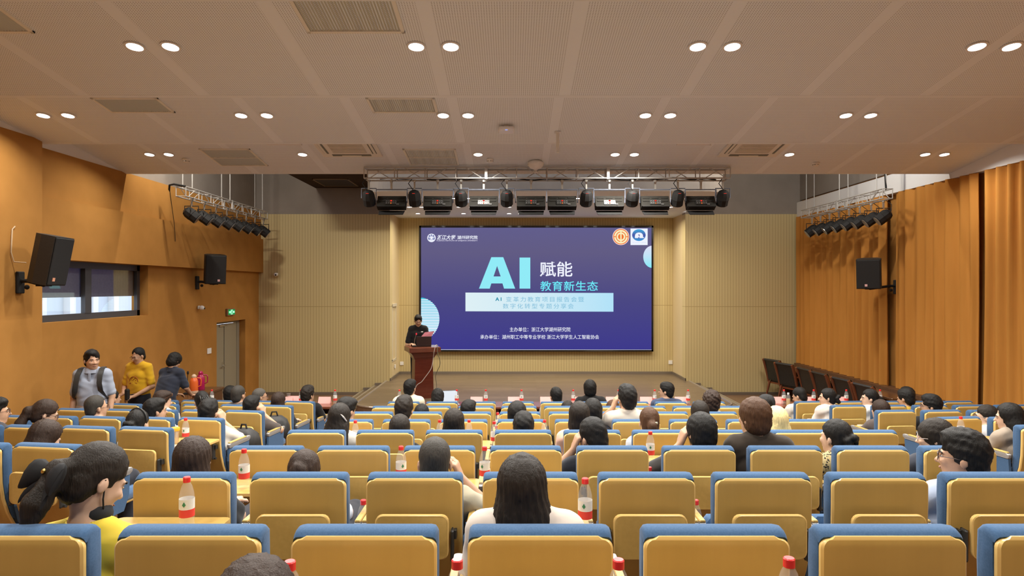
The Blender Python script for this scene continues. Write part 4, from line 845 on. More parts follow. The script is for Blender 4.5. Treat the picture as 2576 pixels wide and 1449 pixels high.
def norm(v): v=np.array(v,float); return v/max(np.linalg.norm(v),1e-9)
def hand(f,w_,d,nrm,curl,side=1,sc=1):
    d=norm(d); nrm=np.array(nrm,float); nrm=norm(nrm-d*(nrm@d)); sd=np.cross(d,nrm)*side; w_=np.array(w_)
    for off,L in ((-.030,.066),(-.010,.082),(.010,.078),(.029,.060)):
        b=w_+d*.085*sc+sd*off*sc; f.cap(w_+d*.015*sc+sd*off*.5*sc,b,.015*sc,.012*sc,.010); c=curl*(1+off*3)
        m1=b+(d*math.cos(c)+nrm*math.sin(c))*L*.5*sc; m2=m1+(d*math.cos(2.1*c)+nrm*math.sin(2.1*c))*L*.5*sc
        f.cap(b,m1,.0098*sc,.0092*sc,.004); f.cap(m1,m2,.0092*sc,.0078*sc,.004)
    t0=w_+d*.03*sc-sd*.025*sc; t1=t0+(d*.6-sd*.75+nrm*.3)*.045*sc; f.cap(t0,t1,.013*sc,.011*sc,.008); f.cap(t1,t1+(d*.85-sd*.1+nrm*.35)*.035*sc,.011*sc,.009*sc,.004)
def headprims(f,T,s=1,R=np.eye(3),fine=True):
    E=lambda c,r,k=.02,sub=False: f.ell(T(c),[v*s for v in r],R,k*s,sub)
    E((0,-.014,.035),(.075,.094,.094)); E((0,.020,-.030),(.064,.074,.086)); E((0,.040,-.088),(.042,.044,.030))
    E((0,.083,.020),(.048,.012,.010),.015); f.cap(T((0,.088,.004)),T((0,.108,-.027)),.008*s,.013*s,.012)
    if fine:
        E((0,.086,-.062),(.022,.012,.009),.008); E((.014,.097,-.030),(.010,.011,.009),.006); E((-.014,.097,-.030),(.010,.011,.009),.006)
        for q in (-1,1): E((q*.034,.076,-.022),(.02,.016,.018),.02)
    for q in (-1,1): E((q*.079,-.008,-.012),(.009,.018,.029),.006)
def hairfield(kind,T,s,R):
    f=Field(); E=lambda c,r,k=.02,sub=False: f.ell(T(c),[v*s for v in r],R,k*s,sub)
    up=R@np.array([0,-.8,.6]); fr=R@np.array([0,1,-.35]); c0=T((0,0,0)); amp,strand=.004,0
    f.cutfn=[]; ph=random.random()*6
    def plane(nl,c):
        nv=R@np.array(nl,float); k=nv@c0+c*s
        def fn(X,Y,Z):
            q=(R[0,0]*(X-c0[0])+R[1,0]*(Y-c0[1])+R[2,0]*(Z-c0[2])); z=(R[0,2]*(X-c0[0])+R[1,2]*(Y-c0[1])+R[2,2]*(Z-c0[2]))
            return nv[0]*X+nv[1]*Y+nv[2]*Z-k-(.009*np.sin(q*62+ph)+.006*np.sin(q*150+2*ph)+.005*np.sin(z*120+ph))*s
        f.cutfn.append(fn)
    if kind in ('short','buzz','tall','curly','sides'):
        g={'short':.0,'buzz':-.005,'tall':.004,'curly':.012,'sides':-.003}[kind]
        E((0,-.016,.042),(.085+g,.104+g,.100+g)); E((0,-.052,-.022),(.074+g*.5,.056+g,.074))
        if kind=='tall': E((0,.01,.105),(.065,.085,.045),.03)
        if kind=='short': E((.02,.035,.095),(.06,.055,.035),.03)
        plane((0,.8,-.6),.030 if kind!='buzz' else .012); amp={'curly':.009,'tall':.0035,'buzz':.0008}.get(kind,.0025)
    elif kind=='bowl':
        E((0,-.012,.035),(.092,.112,.108)); E((0,-.03,-.03),(.088,.084,.085)); plane((0,.75,-.66),.055); amp=.002; strand=.0025
    elif kind in ('bob','long'):
        E((0,-.014,.038),(.090,.110,.106)); E((0,-.030,-.055),(.097,.085,.125)); 
        amp0=.0008
        if kind=='long':
            E((0,-.068,-.19),(.118,.062,.20),.05); E((.03,-.085,-.30),(.085,.045,.17),.04); E((-.06,-.08,-.27),(.05,.04,.14),.04)
        else: plane((0,0,-1),.155)
        plane((0,1,-.42),.038); amp=.0006; strand=.003
    elif kind in ('pony','bun','clip'):
        E((0,-.014,.038),(.083,.104,.100)); E((0,-.050,-.025),(.074,.056,.072)); plane((0,.8,-.55),.022); amp=.0015; strand=.002
        if kind=='pony': f.cap(T((0,-.10,.02)),T((0,-.135,.0)),.026*s,.03*s,.02); f.cap(T((0,-.135,.0)),T((0,-.145,-.12)),.032*s,.038*s,.03); f.cap(T((0,-.145,-.12)),T((.01,-.125,-.24)),.038*s,.014*s,.03)
        if kind=='bun':
            for i in range(7): a=i*.9; E((.034*math.cos(a),-.115-.012*(i%3),-.01+.04*math.sin(a)),(.032,.028,.026),.008)
        if kind=='clip': E((0,-.112,.03),(.042,.03,.05),.015)
    Ri=R.T
    def warp(X,Y,Z):
        u=[Ri[i,0]*(X-c0[0])+Ri[i,1]*(Y-c0[1])+Ri[i,2]*(Z-c0[2]) for i in range(3)]
        w_=amp*(np.sin(u[0]*95+3*np.sin(u[2]*60+u[1]*33))*np.sin(u[1]*105+2+2*np.sin(u[0]*41))+.5*np.sin(u[2]*120+u[0]*90-u[1]*75+2*np.sin(u[1]*50)))
        if strand: w_=w_+strand*np.sin(22*np.arctan2(u[0],-u[1]-.02)+3*np.sin(u[2]*14))
        return w_.astype(np.float32)
    f.warp=warp; return f
def person(label,loc,rz,J,h,hair,hcol,shirt,fem=False,yaw=0,pitch=0,roll=0,face=False,glasses=None,group='audience',trouser=(40,42,50),sleeve=.78,skin=None,extra=None,hs=1.0):
    t=thing('person',label,'person',loc,rz,group); sk=skin or (m_skinf if fem else m_skin); s=(1.0 if fem else 1.05)*hs
    Hc=np.array(J['head'],float); R=np.array((Matrix.Rotation(math.radians(yaw),3,'Z')@Matrix.Rotation(math.radians(-pitch),3,'X')@Matrix.Rotation(math.radians(roll),3,'Y')))
    T=lambda c: Hc+R@(np.array(c,float)*s)
    N=np.array(J['neck'],float); sw=J['sw']; st=J['stand']
    def trunk(f,g,full=True):
        pel=np.array(J['pelvis']); ch=np.array(J['chest']); b=.105 if not fem else .095
        for q in (-1,1): f.cap(pel+np.array([q*.06,0,.06]),ch+np.array([q*.065,0,-.03]),b+g,b+.006+g,.05)
        f.ell((pel+ch)/2+np.array([0,.015,.0]),(.135+g,.105+g,.17),None,.05)
        SL,SR=np.array(J['sh'][0]),np.array(J['sh'][1]); f.cap(SL,SR,.056+g,.056+g,.05)
        for Q in (SL,SR): f.cap(Q*.72+(N-[0,0,.03])*.28,N+np.array([0,0,.005]),.048+g,.040+g*.6,.05)
    def arm(f,i,g,upto=1):
        S_,E_,W_=[np.array(v,float) for v in (J['sh'][i],J['el'][i],J['wr'][i])]; k=.85 if fem else 1
        if upto>=1: f.cap(S_,E_,.050*k+g,.040*k+g,.03); f.cap(E_,W_,.041*k+g,.027*k+g,.02)
        else: f.cap(S_,S_+(E_-S_)*upto,.056*k+g,.052*k+g,.03)
    def legs(f,g,k=.04):
        for i in (0,1):
            f.cap(J['hip'][i],J['kn'][i],.082+g,.058+g,k); f.cap(J['kn'][i],J['an'][i],.056+g,.040+g,.02)
        f.ell(J['pelvis'],(.165+g,.125+g,.11+g),None,.05)
    b_=Field(); trunk(b_,0); legs(b_,0); b_.cap(N-np.array([0,0,.05]),Hc+R@np.array([0,-.015,-.05]),.054 if not fem else .047,.05 if not fem else .045,.03)
    headprims(b_,T,s,R,h<.0125)
    for i in (0,1):
        arm(b_,i,0); W_,E_=np.array(J['wr'][i]),np.array(J['el'][i]); hd=J.get('hd',[None,None])[i]
        hand(b_,W_,hd[0] if hd else W_-E_,hd[1] if hd else (0,0,-1),hd[2] if hd else .45,1 if i==1 else -1,1.0 if h<.0105 else 1.18)
        b_.ell(np.array(J['an'][i])+np.array([0,.06,-.045]),(.043,.12,.038),None,.03)
    inst('body',b_.mesh(h,'body',sk),t)
    c=Field(); trunk(c,.013)
    for i in (0,1): arm(c,i,.012,sleeve)
    c.sub.append(('e',N+np.array([0,.012,.055]),np.array([.070,.075,.075 if st or not fem else .07]),np.eye(3),None,.01))
    nz=random.random()*9
    c.warp=lambda X,Y,Z:(.0035*np.sin(X*31+nz+4*np.sin(Z*17+Y*9))*np.sin(Z*27+nz)).astype(np.float32)
    c.cut.append(((0,0,-1),-(J['pelvis'][2]-(.08 if st else .03))))
    sm=cloth(shirt) if isinstance(shirt,tuple) else shirt
    so=inst('shirt',c.mesh(max(h,.010),'shirt',sm),t)
    l=Field(); legs(l,.011); l.cut.append(((0,0,1),J['pelvis'][2]+.10)); inst('trousers',l.mesh(max(h,.012),'trousers',cloth(trouser)),t)
    for i in (0,1):
        a=MB(); an=J['an'][i]; a.ell((an[0],an[1]+.06,an[2]-.05),(.052,.135,.05)); part('shoe',a,m_black,t,.9)
    inst('hair',hairfield(hair,T,s,R).mesh(min(h,.011),'hair',hairmat(hcol)),t)
    MR=Matrix([list(R[0]*s)+[Hc[0]],list(R[1]*s)+[Hc[1]],list(R[2]*s)+[Hc[2]],[0,0,0,1]])
    if face:
        for q in (-1,1):
            a=MB(); a.M=MR; a.ell((q*.031,.0845,.004),(.0115,.005,.0042)); e=part('eye',a,m_white_eye,t,.9); a=MB(); a.M=MR; a.ell((q*.031,.0885,.004),(.0052,.004,.0048)); part('iris',a,m_eye,e,.9)
            a=MB(); a.M=MR; a.tube([(q*.014,.0945,.020),(q*.030,.0935,.025),(q*.048,.083,.020)],.0038,6); part('eyebrow',a,hairmat('black' if hcol=='greyer' else hcol),t,.9)
        a=MB(); a.M=MR; a.ell((0,.0955,-.060),(.021,.006,.0045)); part('mouth',a,m_lip,t,.9)
    if glasses:
        a=MB(); a.M=MR; gm=glasses if not isinstance(glasses,bool) else m_glass
        for q in (-1,1):
            a.tube([(q*.034+.026*math.cos(2*PI*k/14),.104-.004*abs(math.cos(2*PI*k/14)),.002+.020*math.sin(2*PI*k/14)) for k in range(15)],.0022,5); a.tube([(q*.060,.099,.006),(q*.078,.04,.008),(q*.082,-.02,.004),(q*.08,-.04,-.012)],.0022,5)
        a.tube([(-.008,.106,.004),(.008,.106,.004)],.0022,5); part('glasses',a,gm,t)
    if extra: extra(t,MR,J,T,R,s)
    return t
def seated(H,ox=0,fy=0,fem=False,raised=None,oy=0,up=0):
    hsz=1.0 if fem else 1.05
    fy=fy+max(0,1.12-H)*.7; sh=H-(.335 if not fem else .315)+up; sw=.185 if not fem else .162; N=(ox*.9,.25+fy*.8+oy,sh+.075); cx=ox*.8; shy=.245+fy*.7+oy
    J=dict(stand=False,pelvis=(0,.27,.52),chest=(cx*.8,.25+fy*.55+oy,sh-.10),neck=N,head=(ox,.275+fy+oy,H-.140*hsz),sw=sw,sh=[(cx-sw+.02,shy,sh),(cx+sw-.02,shy,sh)],
      hip=[(-.09,.30,.52),(.09,.30,.52)],kn=[(-.11,.66,.515),(.11,.66,.515)],an=[(-.11,.60,.095),(.11,.60,.095)])
    ez=max(.60,sh-.27); J['el']=[(cx-sw-.04,shy+.08,ez),(cx+sw+.04,shy+.08,ez)]; J['wr']=[(cx-.12,.50+oy,.63),(cx+.12,.50+oy,.63)]; J['hd']=[((.3,1,-.1),(0,0,-1),.5),((-.3,1,-.1),(0,0,-1),.5)]
    if raised:
        for q,i in (('L',0),('R',1)):
            if q in raised:
                sg=-1 if i==0 else 1; hx,hy,hz=J['head']
                J['el'][i]=(cx+sg*(sw+.125),shy+.13,sh-.10); J['wr'][i]=(hx+sg*.135,hy+.05,hz-.10); J['hd'][i]=((-sg*.35,-.05,1),(-sg*1,.2,-.3),.55)
    return J
PEOPLE=[]
def sit(key,pxx,py,hair,hcol,shirt,who,fem=False,yaw=0,pitch=0,roll=0,fy=0,raised=None,face=False,glasses=None,label=None,trouser=(40,42,50),sleeve=.78,skin=None,extra=None,oy=0,h=None,up=0):
    x,d,rz=CHAIRS[key]; dh=d+.275+fy+oy
    for _ in range(2):
        top=CZ-(py-CY)/F*dh; H=top-zfl(d); dh=d+.275+fy+oy+max(0,1.12-H)*.7
    X=(pxx-CX)/F*dh; dx,dy=X-x,dh-d; ox=dx*math.cos(rz)+dy*math.sin(rz); H=min(max(H,.93),1.42)
    if h is None: h=.0085 if d<3.2 else .0105 if d<4.6 else .0125
    PEOPLE.append((key,who)); lab=label or f'seated person, {who}'
    person(lab,(x,d,zfl(d)),rz,seated(H,ox,fy,fem,raised,oy,up),h,hair,hcol,shirt,fem,yaw-math.degrees(rz) if yaw else 0,pitch,roll,face,glasses,'seated audience',trouser,sleeve,skin,extra)
def pm(mb,MR): mb.M=MR; return mb
def x_bow(t,MR,J,T,R,s):
    m=mat('black satin',(.012,.012,.013,1),.75,spec=.2)
    a=MB(); a.M=MR@Matrix.Translation((0,-.135,-.02))
    for q in (-1,1):
        a.loft([[(q*x,-.01-.25*x+ry*math.cos(2*PI*k/12),dz+rz_*math.sin(2*PI*k/12)) for k in range(12)] for x,ry,rz_,dz in ((.006,.010,.012,0),(.03,.022,.032,0),(.065,.028,.048,-.004),(.095,.022,.052,-.012),(.112,.008,.046,-.02))])
        a.loft([[(q*(.01+x),-.02-.1*x+ry*math.cos(2*PI*k/8),dz+rz_*math.sin(2*PI*k/8)) for k in range(8)] for x,ry,rz_,dz in ((0,.006,.012,-.01),(.04,.008,.022,-.05),(.07,.006,.026,-.085))])
    a.ell((0,-.015,0),(.022,.022,.026)); part('hair_bow',a,m,t,.9)
    a=MB(); a.M=MR@Matrix.Translation((0,-.135,-.02)); a.ell((.0,-.042,.004),(.009,.006,.009)); part('bow_stud',a,mat('gold stud',(.75,.52,.14,1),.25,.9),t,.9)
def x_mask(t,MR,J,T,R,s):
    x_bow(t,MR,J,T,R,s); a=MB(); a.M=MR; a.ell((0,.050,-.098),(.068,.060,.050)); mk=part('face_mask',a,mat('black mask cloth',(.014,.014,.015,1),.8),t,.9)
    a=MB(); a.M=MR
    for q in (-1,1): a.tube([(q*.055,.05,-.09),(q*.076,.015,-.05),(q*.083,-.012,.01)],.003,5)
    part('ear_loop',a,m_black,mk)
    a=MB(); N=J['neck']; a.M=Matrix.Translation((N[0],N[1]-.005,N[2]-.01)); a.lathe([(.078,-.02),(.070,.015),(.064,.035),(.060,.035),(.066,.0)],n=24); part('stand_collar',a,cloth((236,208,78)),t,.9)
def x_collar(c):
    def f(t,MR,J,T,R,s):
        a=MB(); N=J['neck']; a.M=Matrix.Translation((N[0],N[1]+.008,N[2]-.012)); a.lathe([(.095,-.035),(.082,.005),(.070,.028),(.064,.03),(.070,.0),(.085,-.035)],n=24); part('collar',a,cloth(c),t,.9)
    return f
def x_hairband(t,MR,J,T,R,s):
    a=MB(); a.M=MR; a.tube([(.094*math.cos(PI*k/16),-.012,.03+.115*math.sin(PI*k/16)) for k in range(17)],.007,6); part('hairband',a,m_blackp,t,.9)
    a=MB(); a.M=MR
    for k in range(-2,3): a.ell((k*.02,-.118,.035+.004*(k%2)),(.005,.005,.005))
    part('hair_pins',a,m_steel,t)
def x_tie(t,MR,J,T,R,s):
    a=MB(); a.M=MR@Matrix.Translation((0,-.118,.005)); a.lathe([(.02,-.01),(.034,-.008),(.034,.008),(.02,.01)],n=14); a.box((.02,-.02,.02),(.04,.02,.014)); part('hair_tie',a,mat('pale ribbon',(.75,.68,.42,1),.6),t)
def x_clip(t,MR,J,T,R,s):
    a=MB(); a.M=MR; a.tube([(.03,-.10,.075),(.075,-.085,.03),(.095,-.065,-.005)],[.006,.008,.005],6); part('hair_clip',a,mat('pearl clip',(.55,.50,.46,1),.25),t)
def x_claw(t,MR,J,T,R,s):
    a=MB(); a.M=MR
    for k in range(5): a.tube([(-.04+.02*k,-.09,.075),(-.045+.022*k,-.145,.04),(-.035+.018*k,-.14,-.02)],.009,6)
    part('hair_claw',a,m_blackp,t,.9)
def x_phones(t,MR,J,T,R,s):
    a=MB(); a.M=MR; a.tube([(.095*math.cos(PI*k/14),-.01,.02+.12*math.sin(PI*k/14)) for k in range(15)],.008,6); hp=part('headphones',a,m_blackp,t,.9)
    for q in (-1,1): a=MB(); a.M=MR; a.ell((q*.095,-.008,-.005),(.018,.034,.04)); part('ear_cup',a,m_blackp,hp,.9)
def x_shades(t,MR,J,T,R,s):
    a=MB(); a.M=MR
    for q in (-1,1): a.ell((q*.034,.085,.085),(.026,.012,.022)); a.tube([(q*.06,.08,.085),(q*.088,.0,.05),(q*.085,-.03,.03)],.003,5)
    part('sunglasses',a,mat('smoked lens',(.10,.05,.03,1),.1,spec=.8),t,.9)
def x_cap(t,MR,J,T,R,s):
    a=MB(); a.M=MR; a.lathe([(.094,.03),(.096,.06),(.085,.105),(.05,.135),(.01,.145)],c=(0,-.01,0),n=20); c=part('cap',a,noisy('black cap cloth',(.016,.016,.017,1),(.026,.025,.025,1),(40,40,40),.8),t,.9)
    a=MB(); a.M=MR; a.loft([[(-.07,.07,.04),(.07,.07,.04),(.07,.07,.046),(-.07,.07,.046)],[(-.055,.155,.03),(.055,.155,.03),(.055,.155,.036),(-.055,.155,.036)]]); part('cap_brim',a,m_blackp,c)
m_leop=mat('leopard print',(.3,.2,.08,1),.8); nt,b=nodes_of(m_leop); tc=nt.nodes.new('ShaderNodeTexCoord'); vo=nt.nodes.new('ShaderNodeTexVoronoi'); vo.inputs['Scale'].default_value=60; nt.links.new(tc.outputs['Object'],vo.inputs[0]); nt.links.new(mixc(nt,math_n(nt,'LESS_THAN',vo.outputs['Distance'],.42),(.50,.38,.17,1),(.03,.022,.014,1)),b.inputs['Base Color'])
m_dotted=mat('dotted cream cloth',(.7,.62,.5,1),.85); nt,b=nodes_of(m_dotted); tc=nt.nodes.new('ShaderNodeTexCoord'); vo=nt.nodes.new('ShaderNodeTexVoronoi'); vo.inputs['Scale'].default_value=28; nt.links.new(tc.outputs['Object'],vo.inputs[0]); nt.links.new(mixc(nt,math_n(nt,'LESS_THAN',vo.outputs['Distance'],.20),(.72,.63,.49,1),(.05,.04,.01,1)),b.inputs['Base Color'])
BLK=(34,33,33); WHT=(206,198,186)
# nearest rows
sit(('M','A',0),240,1112,'pony','soft',(216,190,66),'a yellow-shirted ponytail woman leaning in its gap',True,yaw=-33,pitch=30,roll=-3,face=True,extra=x_mask,label='woman in yellow with a black bow on her ponytail, mask under her chin',skin=m_skinf,up=-.05)
sit(('M','A',3),1313,1141,'long','soft',(212,200,188),'a long-haired woman in white, nearest row',True,label='woman with long straight dark hair over a white top, nearest row',up=.045)
sit(('M','B',0),487,1098,'bob','brown',BLK,'a bob-haired person in black, second row',True,label='person with brown bob hair and black top, second row by the aisle')
sit(('M','B',1),766,1131,'clip','brown',(205,212,222),'a brown-haired slumped head, second row',True,label='person with clipped brown hair, slumped low in the second row',pitch=8)
sit(('M','B',2),1094,1096,'buzz','grey',(176,166,142),'a grey-shirted man scratching his ear',raised='R',label='man with cropped greying hair in grey shirt, hand raised to his right ear',yaw=3)
sit(('M','B',7),2422,1082,'tall','black',(176,186,205),'a man in glasses looking left, second row',yaw=52,glasses=True,face=True,label='man in glasses and pale blue shirt looking left, second row right')
# third row
sit(('L','C',0),100,1060,'bob','brown',BLK,'a bowed brown-haired head at the left edge',True,yaw=-25,pitch=25,label='person with messy dark brown hair bowed low at the left edge, near front')
sit(('M','C',4),1492,1050,'short','black',(40,42,48),'a black-haired head leaning forward, row three',yaw=30,pitch=18,raised='L',label='person with short black hair leaning on a hand, third row right of centre')
sit(('M','C',5),1763,1036,'bowl','black',(60,58,56),'a glossy black bowl-cut head, row three',yaw=18,raised='L',label='person with glossy black bowl-cut hair, hand at the chin, third row')
sit(('M','C',6),1897,998,'bowl','auburn',(62,54,46),'a tall auburn-haired man in dark grey',yaw=25,label='tall auburn-haired man in a dark charcoal shirt, third row right')
sit(('M','C',7),2102,1052,'bun','black',m_leop,'a woman with a black curly bun',True,yaw=28,label='woman with a black curly bun and leopard print top')
sit(('M','C',8),2352,1052,'bowl','soft',(60,62,70),'a dark-haired person with clear glasses, row three',True,yaw=55,pitch=5,glasses=mat('clear frame',(.6,.5,.45,1),.2),face=True,label='person in clear glasses with short dark hair, behind the glasses man')
# fourth row
sit(('M','D',0),855,1014,'long','soft',WHT,'a long-haired woman with a hair clip',True,yaw=-12,pitch=6,extra=x_clip,label='woman with long dark hair, pearl clip and white shirt, fourth row aisle')
sit(('M','D',1),1006,1042,'long','soft',BLK,'a long dark-haired head below a spiky one',True,label='person with long smooth dark hair, just below the spiky-haired man')
sit(('M','D',2),1142,1027,'bob','soft',BLK,'a smooth dark bob-haired head, row four',True,label='person with smooth dark bob hair and black top, fourth row centre left')
sit(('M','D',3),1317,1038,'tall','black',(70,70,74),'a tousled black-haired bent head, row four',pitch=12,label='person with tousled black hair bent low, fourth row centre')
sit(('M','D',4),1457,1009,'bob','soft',(240,190,165),'a woman in a pink ruffled top',True,label='woman with a dark bob and pink ruffled top, fourth row')
sit(('M','D',5),1633,1022,'pony','auburn',(205,212,220),'a ponytail woman with a pale hair tie',True,extra=x_tie,label='woman with a brown ponytail in a pale ribbon, light blue shirt')
sit(('M','D',7),1953,1021,'long','blonde',(62,58,54),'a blonde long-haired woman',True,label='woman with long bleached blonde hair and dark top')
sit(('L','D',0),340,1030,'bun','black',m_dotted,'a woman wearing a black hairband, left block',True,yaw=-8,extra=x_hairband,label='woman with black hairband and dotted cream top, left block')
sit(('L','D',2),111,1004,'pony','brown',BLK,'a ponytailed woman in glasses looking down, left',True,yaw=-48,pitch=22,glasses=True,face=True,label='woman with low brown ponytail and glasses looking down, left block')
sit(('L','D',3),-14,998,'short','black',(70,70,75),'a man in glasses cut by the left edge',yaw=-45,glasses=True,face=True,label='man in glasses cut off by the left edge of the photo')
sit(('R','D',0),2535,1013,'long','black',(150,136,120),'a woman with long black hair leaning left, right edge',True,yaw=48,pitch=5,face=True,label='woman with long black hair and taupe top at the right edge')
# fifth row
sit(('M','E',0),871,998,'short','black',BLK,'a black-haired man turned right behind the hair clip woman',yaw=-30,pitch=10,label='man with short black hair behind the woman with the hair clip')
sit(('M','E',1),1017,996,'tall','soft',(120,125,110),'a spiky-haired man, row five',yaw=-8,label='man with spiky dark hair and big right ear, fifth row')
sit(('M','E',3),1301,1008,'bowl','black',(60,60,66),'a round black-haired head, row five centre',yaw=-10,label='person with rounded black hair and a side parting, fifth row centre')
sit(('M','E',4),1491,1001,'bowl','black',(60,60,66),'a black-haired head behind the pink-topped woman',label='person with round black hair behind the pink-topped woman')
sit(('M','E',5),1577,968,'tall','black',(208,199,184),'a tall man in white, hand on cheek',yaw=16,raised='L',label='tall man in white shirt with thick black hair, hand on his cheek')
sit(('M','E',6),1760,1007,'long','soft',WHT,'a long-haired woman in white behind the bowl cut',True,label='woman with long dark hair and white top behind the bowl-cut person')
sit(('L','E',0),524,1005,'tall','black',(212,203,188),'a white-shirted man scratching his temple',raised='R',label='man in white shirt with black hair, right hand at his temple, left block')
sit(('L','E',1),388,1001,'short','black',(190,192,186),'a black-haired man turned right, left block',yaw=-45,face=True,label='man in pale grey shirt with black hair turned right, left block')
sit(('L','E',2),236,994,'buzz','grey',(90,80,70),'a grey-haired man in glasses, left block',yaw=-35,glasses=True,label='man with thinning grey hair and glasses looking right, left block')
sit(('R','E',1),2480,1017,'pony','soft',(225,220,215),'a woman in glasses looking left by the right edge',True,yaw=55,glasses=True,face=True,label='woman in white with glasses looking left, beside the long-haired woman on the right')
# sixth row
sit(('M','F',1),1061,1016,'bob','black',BLK,'a low black-haired head beside the spiky man',True,label='person with black hair barely showing right of the spiky-haired man')
sit(('M','F',2),1178,1005,'short','black',(60,60,62),'a short-haired man with glasses, row six',yaw=-15,glasses=True,label='man with short black hair and glasses, right of the spiky-haired man')
sit(('M','F',7),1790,982,'curly','brown',(200,196,188),'a curly brown-haired man, row six',yaw=-10,label='man with curly dark brown hair beyond the long-haired woman on the right')
sit(('M','F',8),1928,992,'short','black',(40,40,42),'a black-capped person behind the blonde hair',yaw=-25,extra=x_cap,label='person in a black cap beyond the auburn-haired man')
sit(('L','F',0),632,994,'short','black',(84,76,72),'a dark-shirted man with a raised right arm',raised='R',label='man in dark grey shirt raising his right hand to his forehead, left block')
sit(('L','F',1),505,983,'clip','black',(200,190,180),'a woman with a large black hair claw',True,yaw=40,pitch=8,extra=x_claw,label='woman with a shiny black hair claw looking left, left block')
sit(('L','F',2),407,982,'short','brown',(215,212,205),'a woman with sunglasses pushed up, left block',True,yaw=-40,pitch=6,extra=x_shades,label='person with sunglasses pushed up on dark hair, turned right')
sit(('R','F',0),2214,1005,'bob','brown',(90,80,76),'a low brown-haired head in the right block',True,yaw=20,label='person with brown hair sunk low in the right block')
sit(('R','F',1),2342,993,'tall','black',BLK,'a black-haired man in glasses, right block',yaw=60,glasses=True,face=True,label='man in black with glasses and cropped black hair looking left, right block')
# seventh row
sit(('M','G',4),1427,1018,'bob','soft',(80,76,74),'a dark head half hidden by the pink-topped woman',True,label='dark-haired person half hidden left of the pink-topped woman')
sit(('M','G',5),1541,1006,'bob','auburn',(90,80,76),'a brown head left of the tall man in white',True,label='brown-haired person half hidden left of the tall man in white')
sit(('L','G',0),700,986,'bob','brown',BLK,'a brown bob-haired woman in black, left block',True,label='woman with reddish brown bob and black sleeve, left block')
sit(('L','G',1),599,968,'buzz','grey',(110,105,100),'a cropped grey-haired man with big ears',yaw=-15,label='man with cropped dark grey hair and visible ears, left block')
sit(('L','G',4),275,980,'buzz','black',(60,60,64),'a flat-topped black-haired man near the wall',yaw=-30,label='man with flat-topped black hair in front of the man in grey polo')
sit(('R','G',0),2080,975,'bun','black',(226,216,206),'a woman in white profile, right block aisle',True,yaw=70,face=True,label='woman in white shown in left profile with tied-back hair, right block aisle')
sit(('R','G',1),2186,977,'pony','black',(226,222,216),'a ponytail woman in profile, right block',True,yaw=72,face=True,label='woman in white in left profile with a black ponytail, right block')
sit(('R','G',2),2277,976,'short','black',(222,178,70),'a man in mustard yellow, right block',yaw=30,pitch=10,label='man in mustard yellow shirt with black hair, right block')
# front row at the desks
sit(('M','H',0),1031,953,'short','black',(234,222,192),'a cream-shirted man before the lectern',yaw=-12,extra=x_collar((228,214,180)),label='man in cream shirt seated right below the lectern')
sit(('M','H',1),1101,977,'bowl','black',(60,60,64),'a dark head bent at the laptop',pitch=22,label='dark-haired person bent over the laptop at the front desk')
sit(('M','H',4),1398,973,'short','black',(215,212,206),'a small cropped head in the front row centre',yaw=20,label='person with cropped black hair and pale shirt, front row centre')
sit(('M','H',5),1484,954,'bowl','black',BLK,'a man in a black tee sitting upright, front row',label='man in black T-shirt sitting upright in the front row')
sit(('M','H',7),1676,960,'short','black',(70,78,100),'a man in navy shirt facing left, front row',yaw=60,face=True,extra=x_collar((70,78,100)),label='man in navy shirt turned left in the front row')
sit(('L','H',0),775,970,'tall','soft',BLK,'a black-shirted man at the left front desk',yaw=-25,label='man in black with brushed-up hair at the left front desk')
sit(('L','H',1),652,976,'buzz','greyer',(110,108,104),'a grey-haired man in glasses at the left front',yaw=-55,glasses=True,face=True,label='grey-haired man with glasses at the left front desk')
sit(('L','H',2),575,970,'short','black',(60,60,64),'a black-haired man beside the grey cropped one',yaw=15,label='man with plain black hair left of the cropped grey-haired man')
sit(('R','H',0),2011,973,'buzz','black',(230,222,210),'a bowed man in white at the right front desk',yaw=40,pitch=20,label='man in white with shaved sides bowing over the right front desk')
sit(('R','H',2),2285,973,'short','black',(60,60,64),'a black-haired head behind the mustard shirt',yaw=20,label='black-haired person just beyond the man in mustard yellow')
WHO=dict(PEOPLE)
for key in CHAIRS: place_chair(key,WHO.get(key))
# ------------------------------------------------------------------ standing people
def standing(Ht,lean=0,arms=None):
    k=Ht/1.72; sh=Ht-.335; sw=.175
    J=dict(stand=True,pelvis=(0,-lean*.1,.93*k),chest=(0,lean*.55,sh-.11),neck=(0,lean*.95,sh+.075),head=(0,lean*1.1+.02,Ht-.140*1.05),sw=sw,sh=[(-sw+.02,lean*.9,sh),(sw-.02,lean*.9,sh)],hip=[(-.09,-lean*.1,.90*k),(.09,-lean*.1,.90*k)],kn=[(-.10,.02,.49*k),(.10,.02,.49*k)],an=[(-.11,-.02,.095),(.11,-.02,.095)])
    J['el']=[(-sw-.045,-.02+lean*.8,sh-.29),(sw+.045,-.02+lean*.8,sh-.29)]; J['wr']=[(-sw-.05,.07+lean*.8,sh-.53),(sw+.05,.07+lean*.8,sh-.53)]; J['hd']=[((0,.15,-1),(1,0,0),.35),((0,.15,-1),(-1,0,0),.35)]
    for q,v in (arms or {}).items(): J[q[:2]][int(q[2])]=v
    return J
def stand(pxx,py,d,rz,label,hair,hcol,shirt,lean=0,arms=None,zf=None,h=.0105,**kw):
    zf=zfl(d) if zf is None else zf; Ht=CZ-(py-CY)/F*d-zf
    return person(label,((pxx-CX)/F*d,d,zf),rz,standing(Ht,lean,arms),h,hair,hcol,shirt,group='standing people',**kw),Ht
